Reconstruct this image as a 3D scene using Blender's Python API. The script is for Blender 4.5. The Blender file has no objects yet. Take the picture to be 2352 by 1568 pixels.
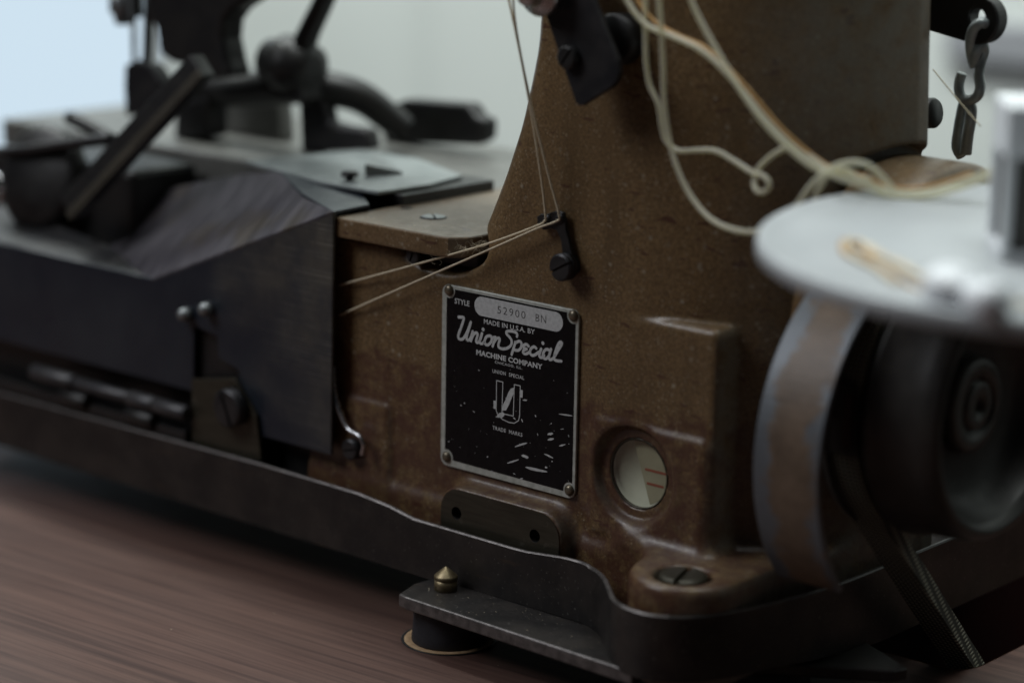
import bpy, bmesh, math, random
import numpy as np
from mathutils import Vector, Matrix

random.seed(7)
S = 0.001                      # everything below is measured in millimetres
scene = bpy.context.scene
C = scene.collection

# ------------------------------------------------------------------ camera
YAW, PITCH, ROLL = math.radians(41.23), math.radians(13.23), math.radians(0.99)
CAM = np.array([570.2, -649.7, 221.4])
_d = np.array([-math.sin(YAW)*math.cos(PITCH), math.cos(YAW)*math.cos(PITCH), -math.sin(PITCH)])
_r0 = np.array([math.cos(YAW), math.sin(YAW), 0.0]); _u0 = np.cross(_r0, _d)
_r = math.cos(ROLL)*_r0 + math.sin(ROLL)*_u0
_u = -math.sin(ROLL)*_r0 + math.cos(ROLL)*_u0
cam_data = bpy.data.cameras.new('camera'); cam = bpy.data.objects.new('camera', cam_data); C.objects.link(cam)
cam.matrix_world = Matrix(((_r[0], _u[0], -_d[0], CAM[0]*S), (_r[1], _u[1], -_d[1], CAM[1]*S), (_r[2], _u[2], -_d[2], CAM[2]*S), (0, 0, 0, 1)))
cam_data.lens = 85; cam_data.sensor_width = 36; cam_data.clip_start = 0.05; cam_data.clip_end = 30
cam_data.dof.use_dof = True; cam_data.dof.focus_distance = 0.884; cam_data.dof.aperture_fstop = 3.9
scene.camera = cam

def at(x, y, ax, v):           # survey helper: a measured sight line met with a known plane (mm)
    f = 85/36*2352
    g = _d + _r*(x-1176)/f - _u*(y-784)/f
    i = 'XYZ'.index(ax); t = (v-CAM[i])/g[i]
    return tuple(CAM + t*g)

# ------------------------------------------------------------------ light
world = bpy.data.worlds.new('World'); scene.world = world; world.use_nodes = True
bg = world.node_tree.nodes['Background']
bg.inputs[0].default_value = (0.62, 0.72, 0.80, 1); bg.inputs[1].default_value = 0.014

def area(name, loc, target, sx, sy, power, color):
    l = bpy.data.lights.new(name, 'AREA'); l.shape = 'RECTANGLE'; l.size = sx; l.size_y = sy; l.energy = power; l.color = color
    o = bpy.data.objects.new(name, l); C.objects.link(o); o.location = loc
    o.rotation_euler = (Vector(target)-Vector(loc)).to_track_quat('-Z', 'Y').to_euler()
    return o
area('side_window_light', (-0.88, -1.05, 1.30), (-0.02, 0.0, 0.0), 0.8, 0.8, 14, (0.94, 0.96, 1.0))
area('ceiling_light', (-0.30, 0.10, 1.55), (-0.05, 0.02, 0.0), 1.5, 0.9, 5.5, (0.95, 0.97, 1.0))
area('wall_fill', (-0.7, 0.25, 1.3), (-0.65, 0.9, 0.0), 2.4, 0.3, 37, (0.94, 1.0, 0.97))  # added overhead strip that only brightens the wall, not a real lamp

scene.render.engine = 'CYCLES'
scene.cycles.use_denoising = True
scene.cycles.max_bounces = 6; scene.cycles.sample_clamp_indirect = 4
scene.view_settings.view_transform = 'Standard'; scene.view_settings.look = 'None'
scene.view_settings.gamma = 1; scene.view_settings.exposure = 0
scene.view_settings.use_curve_mapping = False

# ------------------------------------------------------------------ materials
class NT:
    def __init__(self, name):
        self.m = bpy.data.materials.new(name); self.m.use_nodes = True
        self.t = self.m.node_tree; self.b = self.t.nodes['Principled BSDF']
        self.tc = self.t.nodes.new('ShaderNodeTexCoord')
    def n(self, kind, **kw):
        nd = self.t.nodes.new(kind)
        for k, v in kw.items(): setattr(nd, k, v)
        return nd
    def link(self, a, b): self.t.links.new(a, b)
    def val(self, sock, v):
        if hasattr(v, 'links'): self.link(v, sock)
        else: sock.default_value = v
    def coord(self, scale=(1, 1, 1), space='Object', rot=(0, 0, 0)):
        mp = self.n('ShaderNodeMapping'); mp.inputs['Scale'].default_value = scale; mp.inputs['Rotation'].default_value = rot
        self.link(self.tc.outputs[space], mp.inputs[0]); return mp.outputs[0]
    def noise(self, scale, detail=3, rough=0.5, co=None, dist=0.0):
        nd = self.n('ShaderNodeTexNoise'); nd.inputs['Scale'].default_value = scale; nd.inputs['Detail'].default_value = detail
        nd.inputs['Roughness'].default_value = rough; nd.inputs['Distortion'].default_value = dist
        self.link(co if co is not None else self.tc.outputs['Object'], nd.inputs['Vector']); return nd.outputs['Fac']
    def voro(self, scale, co=None, feature='F1'):
        nd = self.n('ShaderNodeTexVoronoi', feature=feature); nd.inputs['Scale'].default_value = scale
        self.link(co if co is not None else self.tc.outputs['Object'], nd.inputs['Vector']); return nd
    def ramp(self, fac, a, b, ca=(0, 0, 0, 1), cb=(1, 1, 1, 1)):
        nd = self.n('ShaderNodeValToRGB'); e = nd.color_ramp.elements
        e[0].position = a; e[1].position = b; e[0].color = ca; e[1].color = cb
        self.link(fac, nd.inputs[0]); return nd.outputs[0]
    def mix(self, fac, a, b, blend='MIX'):
        nd = self.n('ShaderNodeMix', data_type='RGBA', blend_type=blend)
        self.val(nd.inputs[0], fac)
        for s, v in ((nd.inputs[6], a), (nd.inputs[7], b)):
            if hasattr(v, 'links'): self.link(v, s)
            else: s.default_value = tuple(v)+(1,) if len(v) == 3 else v
        return nd.outputs[2]
    def math(self, op, a, b=0.0, clamp=False):
        nd = self.n('ShaderNodeMath', operation=op); nd.use_clamp = clamp
        self.val(nd.inputs[0], a); self.val(nd.inputs[1], b); return nd.outputs[0]
    def sep(self, vec):
        nd = self.n('ShaderNodeSeparateXYZ'); self.link(vec, nd.inputs[0]); return nd.outputs
    def bump(self, h, strength=0.3, dist=0.0003, prev=None):
        nd = self.n('ShaderNodeBump'); nd.inputs['Strength'].default_value = strength; nd.inputs['Distance'].default_value = dist
        self.link(h, nd.inputs['Height'])
        if prev is not None: self.link(prev, nd.inputs['Normal'])
        self.link(nd.outputs[0], self.b.inputs['Normal']); return nd.outputs[0]
    def set(self, color=None, rough=None, metal=None, **kw):
        for k, v in (('Base Color', color), ('Roughness', rough), ('Metallic', metal)):
            if v is None: continue
            s = self.b.inputs[k]
            if hasattr(v, 'links'): self.link(v, s)
            elif k == 'Base Color': s.default_value = tuple(v)+(1,)
            else: s.default_value = v
        for k, v in kw.items(): self.b.inputs[k].default_value = v
        return self.m

def simple(name, c1, c2=None, rough=0.5, metal=0.0, scale=60, bump=0.0, bscale=900, detail=4):
    n = NT(name); c2 = c2 or c1
    f = n.ramp(n.noise(scale, detail, 0.6), 0.35, 0.68)
    r = n.math('ADD', n.math('MULTIPLY', n.noise(scale*3.1, 3), 0.22), rough-0.11)
    if bump: n.bump(n.noise(bscale, 3), bump, 0.0002)
    return n.set(n.mix(f, c1, c2), r, metal)

def brown_paint(name, mid, dark, stain=False, dusty=0.62):
    n = NT(name)
    geo = n.n('ShaderNodeNewGeometry')
    pos = n.n('ShaderNodeVectorMath', operation='SCALE'); n.link(geo.outputs['Position'], pos.inputs[0]); pos.inputs['Scale'].default_value = 1.0
    P = pos.outputs[0]
    fine = n.ramp(n.noise(900, 4, 0.7, P), 0.36, 0.66)
    col = n.mix(fine, dark, mid)
    big = n.ramp(n.noise(26, 3, 0.6, P), 0.35, 0.7)
    col = n.mix(n.math('MULTIPLY', big, 0.35), col, tuple(c*0.72 for c in dark))
    mpv = n.n('ShaderNodeMapping'); mpv.inputs['Scale'].default_value = (70, 70, 9); n.link(P, mpv.inputs[0])
    col = n.mix(n.math('MULTIPLY', n.ramp(n.noise(1.0, 4, 0.6, mpv.outputs[0]), 0.48, 0.72), 0.42), col, tuple(c*0.55 for c in dark))
    # pale specks of lint and worn paint
    v = n.voro(210, P); sp = n.ramp(v.outputs['Distance'], 0.10, 0.22, (1, 1, 1, 1), (0, 0, 0, 1))
    spm = n.math('MULTIPLY', sp, n.ramp(n.noise(45, 3, 0.6, P), 0.44, 0.60))
    col = n.mix(n.math('MULTIPLY', spm, 0.5), col, (0.36, 0.33, 0.26))
    v2 = n.voro(620, P); sp2 = n.ramp(v2.outputs['Distance'], 0.10, 0.3, (1, 1, 1, 1), (0, 0, 0, 1))
    col = n.mix(n.math('MULTIPLY', n.math('MULTIPLY', sp2, n.ramp(n.noise(120, 3, 0.6, P), 0.40, 0.6)), 0.6), col, (0.34, 0.29, 0.21))
    # dark red flecks and rubs, stretched along the bed
    mp = n.n('ShaderNodeMapping'); mp.inputs['Scale'].default_value = (95, 200, 420); mp.inputs['Rotation'].default_value = (0, math.radians(14), 0)
    n.link(P, mp.inputs[0])
    fl = n.ramp(n.noise(1.0, 2, 0.5, mp.outputs[0]), 0.655, 0.69)
    col = n.mix(n.math('MULTIPLY', fl, 0.7), col, (0.055, 0.018, 0.014))
    if stain:   # oily rust-red rub round the sight glass and the foot of the casting
        s = n.sep(P)
        dx = n.math('MULTIPLY', n.math('SUBTRACT', s[0], 0.062), 1.0); dz = n.math('SUBTRACT', s[2], -0.034)
        dd = n.math('SQRT', n.math('ADD', n.math('MULTIPLY', dx, dx), n.math('MULTIPLY', dz, dz)))
        dd = n.math('ADD', dd, n.math('MULTIPLY', n.math('SUBTRACT', n.noise(85, 5, 0.7, P), 0.5), 0.035))
        m = n.ramp(dd, 0.019, 0.032, (1, 1, 1, 1), (0, 0, 0, 1))
        low = n.ramp(n.math('ADD', s[2], n.math('MULTIPLY', n.math('SUBTRACT', n.noise(60, 4, 0.6, P), 0.5), 0.03)), -0.058, -0.034, (1, 1, 1, 1), (0, 0, 0, 1))
        m = n.math('MAXIMUM', m, low)
        m = n.math('MULTIPLY', m, n.ramp(n.noise(150, 5, 0.75, P), 0.36, 0.56))
        col = n.mix(n.math('MULTIPLY', m, 0.78), col, (0.062, 0.023, 0.016))
    # grey lint dust lying on upward faces and over the end of the column
    nn = n.sep(geo.outputs['Normal'])
    up = n.ramp(nn[2], 0.55, 0.95)
    endf = n.ramp(nn[0], 0.35, 0.95)
    dust = n.math('MAXIMUM', n.math('MULTIPLY', up, dusty), n.math('MULTIPLY', endf, 0.75))
    dust = n.math('MULTIPLY', dust, n.ramp(n.noise(120, 4, 0.7, P), 0.25, 0.6))
    col = n.mix(dust, col, (0.165, 0.150, 0.122))
    rg = n.math('ADD', n.math('MULTIPLY', n.noise(300, 3, 0.6, P), 0.28), 0.22)
    rg = n.math('ADD', rg, n.math('MULTIPLY', dust, 0.35))
    b1 = n.bump(n.noise(380, 3, 0.55, P), 0.26, 0.0004)
    n.bump(n.noise(60, 2, 0.5, P), 0.25, 0.0012, b1)
    return n.set(col, rg, 0.0)

M = {}
M['brown'] = brown_paint('brown_enamel', (0.222, 0.142, 0.068), (0.098, 0.060, 0.027), stain=True, dusty=0.16)
M['brown_plate'] = brown_paint('brown_enamel_plate', (0.21, 0.135, 0.07), (0.12, 0.075, 0.035))
M['blued'] = simple('blued_steel', (0.022, 0.023, 0.027), (0.05, 0.048, 0.048), 0.42, 0.55, 70, 0.15)
M['black'] = simple('black_metal', (0.006, 0.006, 0.007), (0.014, 0.013, 0.012), 0.45, 0.0, 90, 0.1)
M['steel'] = simple('bright_steel', (0.42, 0.43, 0.45), (0.55, 0.55, 0.56), 0.28, 1.0, 120)
M['steel_dim'] = simple('dull_steel', (0.15, 0.165, 0.17), (0.25, 0.265, 0.27), 0.36, 0.55, 120)
M['rod'] = simple('oiled_rod', (0.035, 0.035, 0.04), (0.06, 0.058, 0.06), 0.42, 0.3, 90)
M['hub_grey'] = simple('hub_iron', (0.040, 0.040, 0.037), (0.065, 0.064, 0.06), 0.48, 0.1, 120, 0.1)
M['wheel'] = simple('wheel_iron', (0.014, 0.0135, 0.013), (0.034, 0.031, 0.028), 0.42, 0.1, 60, 0.15)
M['rivet'] = simple('rivet_metal', (0.12, 0.10, 0.07), (0.20, 0.17, 0.12), 0.35, 0.6, 300)
M['worn'] = simple('worn_lit_edge', (0.075, 0.068, 0.066), (0.17, 0.155, 0.15), 0.38, 0.5, 260, 0.2)
M['panel'] = simple('polished_panel', (0.075, 0.07, 0.078), (0.15, 0.14, 0.155), 0.34, 0.5, 28, 0.05)
M['strip'] = simple('lit_face_strip', (0.04, 0.035, 0.026), (0.07, 0.062, 0.046), 0.5, 0.2, 60)
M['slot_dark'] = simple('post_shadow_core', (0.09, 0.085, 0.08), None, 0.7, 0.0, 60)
M['brass'] = simple('brass', (0.20, 0.155, 0.085), (0.32, 0.26, 0.16), 0.42, 0.75, 200)
M['alu'] = simple('aluminium', (0.40, 0.42, 0.38), (0.56, 0.58, 0.54), 0.45, 0.3, 400, 0.1, 1800)
M['plate_black'] = simple('plate_black', (0.003, 0.003, 0.004), (0.006, 0.006, 0.007), 0.22, 0.0, 300)
M['plate_black'].node_tree.nodes['Principled BSDF'].inputs['Specular IOR Level'].default_value = 0.18
M['ink'] = simple('bare_metal_print', (0.46, 0.475, 0.475), (0.60, 0.615, 0.615), 0.5, 0.15, 700)
M['stamp'] = simple('stamped_mark', (0.035, 0.033, 0.03), (0.05, 0.048, 0.045), 0.5, 0.3, 300)
M['rubber'] = simple('black_rubber', (0.012, 0.012, 0.016), (0.02, 0.02, 0.026), 0.62, 0.0, 200, 0.15)
M['white_plastic'] = simple('white_plastic', (0.385, 0.41, 0.425), (0.44, 0.465, 0.48), 0.42, 0.0, 30, 0.1, 300)
M['white_post'] = simple('white_post_plastic', (0.74, 0.77, 0.80), (0.80, 0.83, 0.86), 0.4, 0.0, 40)
M['thread'] = simple('cream_thread', (0.55, 0.47, 0.33), (0.66, 0.58, 0.43), 0.8, 0.0, 900, 0.4, 2500)
M['thread_orange'] = simple('amber_thread', (0.36, 0.19, 0.055), (0.46, 0.27, 0.10), 0.6, 0.0, 400)
M['grey_enamel'] = simple('grey_enamel', (0.085, 0.085, 0.078), (0.13, 0.13, 0.12), 0.45, 0.0, 50, 0.1)
M['rail_grey'] = simple('pale_grey_rail', (0.30, 0.31, 0.33), None, 0.6, 0.0, 20)
M['hook'] = simple('zinc_hook', (0.26, 0.29, 0.295), (0.40, 0.43, 0.43), 0.34, 0.2, 150)
M['cloth_plate'] = simple('ground_plate', (0.20, 0.225, 0.225), (0.29, 0.315, 0.315), 0.42, 0.3, 70)
M['red'] = simple('red_paint', (0.020, 0.003, 0.0025), (0.032, 0.005, 0.004), 0.55, 0.0, 60)
M['chipboard'] = simple('raw_chipboard', (0.30, 0.19, 0.10), (0.42, 0.29, 0.17), 0.8, 0.0, 350, 0.5, 700)
M['wall'] = simple('wall_paint', (0.62, 0.66, 0.63), (0.66, 0.70, 0.67), 0.85, 0.0, 4)

def steel_sheet():
    n = NT('dark_sheet_steel')
    g = n.noise(1.0, 5, 0.65, n.coord((12, 60, 900), rot=(0, math.radians(38), 0)))
    scr = n.ramp(g, 0.50, 0.78)
    sx = n.sep(n.tc.outputs['Object'])
    patch = n.ramp(n.math('ADD', n.math('ADD', sx[0], n.math('MULTIPLY', sx[2], 0.5)), n.math('MULTIPLY', n.math('SUBTRACT', n.noise(26, 4, 0.65), 0.5), 0.12)), 0.062, 0.135)
    col = n.mix(n.ramp(n.noise(14, 4, 0.6), 0.38, 0.66), (0.010, 0.016, 0.028), (0.030, 0.036, 0.046))
    col = n.mix(n.math('MULTIPLY', n.math('MULTIPLY', patch, n.ramp(n.noise(38, 5, 0.7), 0.30, 0.62)), 0.85), col, (0.11, 0.102, 0.082))
    col = n.mix(n.math('MULTIPLY', n.math('MULTIPLY', n.math('MULTIPLY', scr, patch), n.ramp(n.noise(60, 4, 0.7), 0.4, 0.65)), 0.6), col, (0.42, 0.40, 0.36))
    n.bump(n.noise(12, 3, 0.5), 0.35, 0.004)
    return n.set(col, n.math('ADD', n.math('MULTIPLY', n.noise(30, 4, 0.7), 0.5), 0.10), 0.22)
M['sheet'] = steel_sheet()

def panel_mat():
    n = NT('streaked_panel')
    g = n.noise(1.0, 5, 0.65, n.coord((240, 14, 60), rot=(0, 0, math.radians(24))))
    col = n.mix(n.ramp(g, 0.34, 0.70), (0.060, 0.056, 0.066), (0.135, 0.124, 0.142))
    col = n.mix(n.math('MULTIPLY', n.ramp(n.noise(34, 3), 0.55, 0.68), 0.6), col, (0.09, 0.07, 0.045))
    return n.set(col, n.math('ADD', n.math('MULTIPLY', g, 0.3), 0.2), 0.35)
M['panel'] = panel_mat()

def pan_mat():
    n = NT('worn_black_pan')
    col = n.mix(n.ramp(n.noise(55, 4, 0.6), 0.4, 0.7), (0.015, 0.0135, 0.0132), (0.040, 0.034, 0.030))
    rub = n.ramp(n.noise(1.0, 4, 0.6, n.coord((45, 60, 260))), 0.62, 0.74)
    col = n.mix(n.math('MULTIPLY', rub, 0.45), col, (0.07, 0.045, 0.028))
    col = n.mix(n.math('MULTIPLY', n.ramp(n.noise(900, 2), 0.66, 0.72), 0.5), col, (0.16, 0.15, 0.14))
    n.bump(n.noise(400, 3), 0.15, 0.0002)
    return n.set(col, n.math('ADD', n.math('MULTIPLY', n.noise(80, 3), 0.25), 0.30), 0.25)
M['pan'] = pan_mat()

def machined():
    n = NT('machined_iron')
    col = n.mix(n.ramp(n.noise(1.0, 4, 0.6, n.coord((40, 100, 500))), 0.35, 0.7), (0.036, 0.032, 0.022), (0.062, 0.056, 0.040))
    col = n.mix(n.math('MULTIPLY', n.ramp(n.noise(140, 4, 0.7), 0.60, 0.72), 0.5), col, (0.13, 0.12, 0.095))
    return n.set(col, 0.42, 0.5)
M['machined'] = machined()

def guard_mat(half):
    n = NT('chipped_brown_guard')
    s = n.sep(n.tc.outputs['Object'])
    nz = n.math('ADD', n.math('MULTIPLY', n.math('SUBTRACT', n.noise(58, 6, 0.68), 0.5), 0.030), n.math('MULTIPLY', n.math('SUBTRACT', n.noise(420, 3, 0.6), 0.5), 0.004))
    cl = n.ramp(n.math('ADD', n.math('MULTIPLY', s[0], -1.0), nz), half-0.0078, half-0.0073)
    cr = n.ramp(n.math('ADD', s[0], nz), half-0.0034, half-0.0029)
    chip = n.math('MAXIMUM', cl, cr)
    spots = n.ramp(n.noise(55, 4, 0.55), 0.665, 0.675)
    chip = n.math('MAXIMUM', chip, spots)
    paint = n.mix(n.ramp(n.noise(70, 6, 0.7), 0.32, 0.7), (0.085, 0.058, 0.038), (0.18, 0.125, 0.085))
    bare = n.mix(n.noise(150, 3), (0.10, 0.112, 0.126), (0.155, 0.168, 0.184))
    n.bump(n.math('SUBTRACT', 1.0, chip), 0.35, 0.0003)
    return n.set(n.mix(chip, paint, bare), 0.48, n.math('MULTIPLY', chip, 0.35))

def belt_mat():
    n = NT('woven_belt')
    co = n.coord((1, 1, 1))
    w1 = n.n('ShaderNodeTexWave', wave_type='BANDS', bands_direction='X'); w1.inputs['Scale'].default_value = 160
    w2 = n.n('ShaderNodeTexWave', wave_type='BANDS', bands_direction='Z'); w2.inputs['Scale'].default_value = 200
    for w in (w1, w2): n.link(co, w.inputs['Vector'])
    h = n.math('MULTIPLY', w1.outputs['Fac'], w2.outputs['Fac'])
    col = n.mix(n.ramp(h, 0.15, 0.7), (0.025, 0.026, 0.02), (0.30, 0.30, 0.235))
    n.bump(h, 0.5, 0.0004)
    return n.set(col, 0.8, 0.0)
M['belt'] = belt_mat()

def wood():
    n = NT('walnut_laminate')
    co = n.coord((1, 1, 1), rot=(0, 0, math.radians(-4)))
    mp = n.n('ShaderNodeMapping'); mp.inputs['Scale'].default_value = (4, 130, 1); n.link(co, mp.inputs[0])
    g = n.noise(1.0, 6, 0.62, mp.outputs[0], 0.9)
    mp2 = n.n('ShaderNodeMapping'); mp2.inputs['Scale'].default_value = (9, 460, 1); n.link(co, mp2.inputs[0])
    g2 = n.noise(1.0, 4, 0.6, mp2.outputs[0], 0.4)
    col = n.mix(n.ramp(g, 0.34, 0.66), (0.056, 0.030, 0.025), (0.112, 0.063, 0.050))
    col = n.mix(n.math('MULTIPLY', n.ramp(g2, 0.48, 0.64), 0.62), col, (0.034, 0.017, 0.015))
    col = n.mix(n.math('MULTIPLY', n.ramp(n.noise(7, 3), 0.45, 0.75), 0.3), col, (0.13, 0.08, 0.06))
    n.bump(g2, 0.10, 0.0002)
    return n.set(col, n.math('ADD', n.math('MULTIPLY', n.noise(30, 3), 0.15), 0.40), 0.0, **{'Specular IOR Level': 0.3})
M['wood'] = wood()

def tube_mat():
    n = NT('translucent_nylon')
    n.set((0.74, 0.71, 0.58), 0.35, 0.0, **{'Subsurface Weight': 0.5, 'Subsurface Scale': 0.004, 'IOR': 1.4})
    n.b.inputs['Subsurface Radius'].default_value = (1, 1, 0.7)
    tr = n.n('ShaderNodeBsdfTransparent'); tr.inputs[0].default_value = (0.95, 0.95, 0.85, 1)
    mx = n.n('ShaderNodeMixShader'); mx.inputs[0].default_value = 0.5
    out = n.t.nodes['Material Output']
    n.link(n.b.outputs[0], mx.inputs[1]); n.link(tr.outputs[0], mx.inputs[2]); n.link(mx.outputs[0], out.inputs[0])
    return n.m
M['tube'] = tube_mat()

def glass_mat():
    n = NT('sight_glass')
    tr = n.n('ShaderNodeBsdfTransparent'); tr.inputs[0].default_value = (0.95, 0.97, 0.9, 1)
    gl = n.n('ShaderNodeBsdfGlossy'); gl.inputs['Roughness'].default_value = 0.08
    mx = n.n('ShaderNodeMixShader'); mx.inputs[0].default_value = 0.06; n.link(tr.outputs[0], mx.inputs[1]); n.link(gl.outputs[0], mx.inputs[2])
    n.link(mx.outputs[0], n.t.nodes['Material Output'].inputs[0])
    return n.m
M['glass'] = glass_mat()
M['dial'] = simple('dial_white', (0.40, 0.395, 0.345), (0.50, 0.49, 0.43), 0.6, 0.0, 60)
M['dial_brown'] = simple('oil_tinted_dial', (0.30, 0.275, 0.205), (0.40, 0.37, 0.285), 0.5, 0.0, 60)
M['dial_red'] = simple('dial_red', (0.30, 0.075, 0.045), None, 0.6, 0.0, 60)

def emit(name, col, st):
    n = NT(name); n.set((0.02, 0.02, 0.02), 0.9)
    n.b.inputs['Emission Color'].default_value = tuple(col)+(1,); n.b.inputs['Emission Strength'].default_value = st
    return n.m
M['daylight'] = emit('daylight_pane', (0.60, 0.74, 0.85), 1.0)

# ------------------------------------------------------------------ geometry helpers
class MB:
    def __init__(self): self.v = []; self.f = []; self.s = []
    def add(self, v, f, smooth=False):
        k = len(self.v); self.v += [tuple(map(float, p)) for p in v]
        self.f += [tuple(i+k for i in q) for q in f]; self.s += [smooth]*len(f); return self
    def box(self, x0, x1, y0, y1, z0, z1):
        v = [(x, y, z) for x in (x0, x1) for y in (y0, y1) for z in (z0, z1)]
        return self.add(v, [(0, 1, 3, 2), (4, 6, 7, 5), (0, 4, 5, 1), (2, 3, 7, 6), (0, 2, 6, 4), (1, 5, 7, 3)])
    def prism(self, poly, vec):        # planar polygon swept along vec
        n = len(poly); vec = np.array(vec, float)
        a = [tuple(p) for p in poly]; b = [tuple(np.array(p)+vec) for p in poly]
        f = [tuple(range(n)), tuple(range(2*n-1, n-1, -1))] + [(i, i+n, (i+1) % n+n, (i+1) % n) for i in range(n)]
        return self.add(a+b, f)
    def lathe(self, prof, o, axis, seg=32, smooth=True, a0=0.0, a1=2*math.pi, caps=True):   # prof: list of (along, radius)
        axis = np.array(axis, float); axis /= np.linalg.norm(axis)
        t = np.array((0, 0, 1.0)) if abs(axis[2]) < 0.9 else np.array((1.0, 0, 0))
        e1 = np.cross(axis, t); e1 /= np.linalg.norm(e1); e2 = np.cross(axis, e1); o = np.array(o, float)
        full = abs(a1-a0-2*math.pi) < 1e-6; m = seg if full else seg+1
        v = []; f = []
        for (h, r) in prof:
            for k in range(m):
                a = a0+(a1-a0)*k/seg
                v.append(o+axis*h+(e1*math.cos(a)+e2*math.sin(a))*r)
        for j in range(len(prof)-1):
            for k in range(seg):
                k2 = (k+1) % m
                f.append((j*m+k, j*m+k2, (j+1)*m+k2, (j+1)*m+k))
        self.add(v, f, smooth)
        if full and caps:
            if prof[0][1] > 1e-4: self.f.append(tuple(len(self.v)-len(v)+k for k in range(seg-1, -1, -1))); self.s.append(False)
            if prof[-1][1] > 1e-4: self.f.append(tuple(len(self.v)-seg+k for k in range(seg))); self.s.append(False)
        return self
    def cyl(self, a, b, r, seg=24, ch=0.0):
        a = np.array(a, float); b = np.array(b, float); L = np.linalg.norm(b-a)
        pr = [(0, r-ch), (ch, r), (L-ch, r), (L, r-ch)] if ch else [(0, r), (L, r)]
        return self.lathe(pr, a, b-a, seg)
    def tube(self, pts, r, seg=10, sub=6, closed=False, flat=1.0):
        P = spline(pts, sub); n = len(P)
        T = np.gradient(P, axis=0); T /= np.linalg.norm(T, axis=1)[:, None]+1e-12
        nrm = np.cross(T[0], (0.31, 0.2, 0.93)); nrm /= np.linalg.norm(nrm)
        v = []; f = []; rr = r if hasattr(r, '__len__') else None
        for i in range(n):
            nrm = nrm-T[i]*np.dot(nrm, T[i]); nrm /= np.linalg.norm(nrm); bn = np.cross(T[i], nrm)
            q = r if rr is None else np.interp(i/(n-1), np.linspace(0, 1, len(rr)), rr)
            for k in range(seg):
                a = 2*math.pi*k/seg; v.append(P[i]+(nrm*math.cos(a)+bn*math.sin(a)*flat)*q)
        for i in range(n-1):
            for k in range(seg):
                k2 = (k+1) % seg; f.append((i*seg+k, i*seg+k2, (i+1)*seg+k2, (i+1)*seg+k))
        f.append(tuple(range(seg-1, -1, -1))); f.append(tuple((n-1)*seg+k for k in range(seg)))
        return self.add(v, f, True)
    def build(self, name, mat, parent=None, bevel=0.0, seg=2, label=None):
        v = np.array(self.v); c = (v.min(0)+v.max(0))/2
        me = bpy.data.meshes.new(name); me.from_pydata(((v-c)*S).tolist(), [], self.f); me.update()
        me.polygons.foreach_set('use_smooth', self.s)
        bm = bmesh.new(); bm.from_mesh(me); bmesh.ops.recalc_face_normals(bm, faces=bm.faces); bm.to_mesh(me); bm.free()
        me.materials.append(M[mat] if isinstance(mat, str) else mat)
        o = bpy.data.objects.new(name, me); C.objects.link(o)
        place(o, c, parent)
        if bevel:
            b = o.modifiers.new('bevel', 'BEVEL'); b.width = bevel*S; b.segments = seg; b.limit_method = 'ANGLE'; b.angle_limit = math.radians(38); b.harden_normals = False
        if label: o['label'] = label
        return o
WORLD = {}
def place(o, c, parent):
    c = np.array(c, float); WORLD[o.name] = c
    if parent is not None:
        o.parent = parent; o.location = tuple((c-WORLD[parent.name])*S)
    else: o.location = tuple(c*S)
def empty(name, loc, label, cat, group=None):
    o = bpy.data.objects.new(name, None); C.objects.link(o); o.empty_display_size = 0.02; place(o, loc, None)
    return tag(o, label, cat, group)
def tag(o, label, cat, group=None):
    o['label'] = label; o['category'] = cat
    if group: o['group'] = group
    return o
def struct(o): o['kind'] = 'structure'; return o
def spline(pts, sub=6):
    P = np.array(pts, float); n = len(P)
    if n < 3 or sub <= 1: return np.array([P[0]+(P[-1]-P[0])*t for t in np.linspace(0, 1, max(2, sub+1))]) if n == 2 else P
    out = []
    for i in range(n-1):
        p0 = P[max(i-1, 0)]; p1 = P[i]; p2 = P[i+1]; p3 = P[min(i+2, n-1)]
        for t in np.linspace(0, 1, sub, endpoint=False):
            out.append(0.5*((2*p1)+(-p0+p2)*t+(2*p0-5*p1+4*p2-p3)*t*t+(-p0+3*p1-3*p2+p3)*t**3))
    out.append(P[-1]); return np.array(out)
def screw(name, o, axis, r, h, mat, parent, slot_ang=0.5, slot=1.2, label=None):
    """slotted cheese-head screw: two half heads either side of a real slot"""
    axis = np.array(axis, float); axis /= np.linalg.norm(axis)
    t = np.array((0, 0, 1.0)) if abs(axis[2]) < 0.9 else np.array((1.0, 0, 0))
    e1 = np.cross(axis, t); e1 /= np.linalg.norm(e1); e2 = np.cross(axis, e1); o = np.array(o, float)
    u = e1*math.cos(slot_ang)+e2*math.sin(slot_ang); w = np.cross(axis, u)
    mb = MB(); mb.lathe([(0, r), (h*0.62, r)], o, axis, 28)
    a0 = math.asin(min(0.9, slot/2/r)); N = 14
    for sgn in (1, -1):
        ring = [a0+(math.pi-2*a0)*k/N for k in range(N+1)]
        for (h0, h1, r0, r1) in ((h*0.62, h*0.86, r, r), (h*0.86, h, r, r*0.86)):
            bot = [o+axis*h0+(u*math.cos(a)*r0+w*sgn*max(math.sin(a)*r0, slot/2)) for a in ring]
            top = [o+axis*h1+(u*math.cos(a)*r1+w*sgn*max(math.sin(a)*r1, slot/2)) for a in ring]
            n = N+1
            mb.add(bot+top, [tuple(range(n))[::-1], tuple(range(n, 2*n))]+[(i, (i+1) % n, (i+1) % n+n, i+n) for i in range(n)])
    return mb.build(name, mat, parent, 0.0, label=label)

# ------------------------------------------------------------------ the setting
TZ = -95.0
tb = MB()
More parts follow.
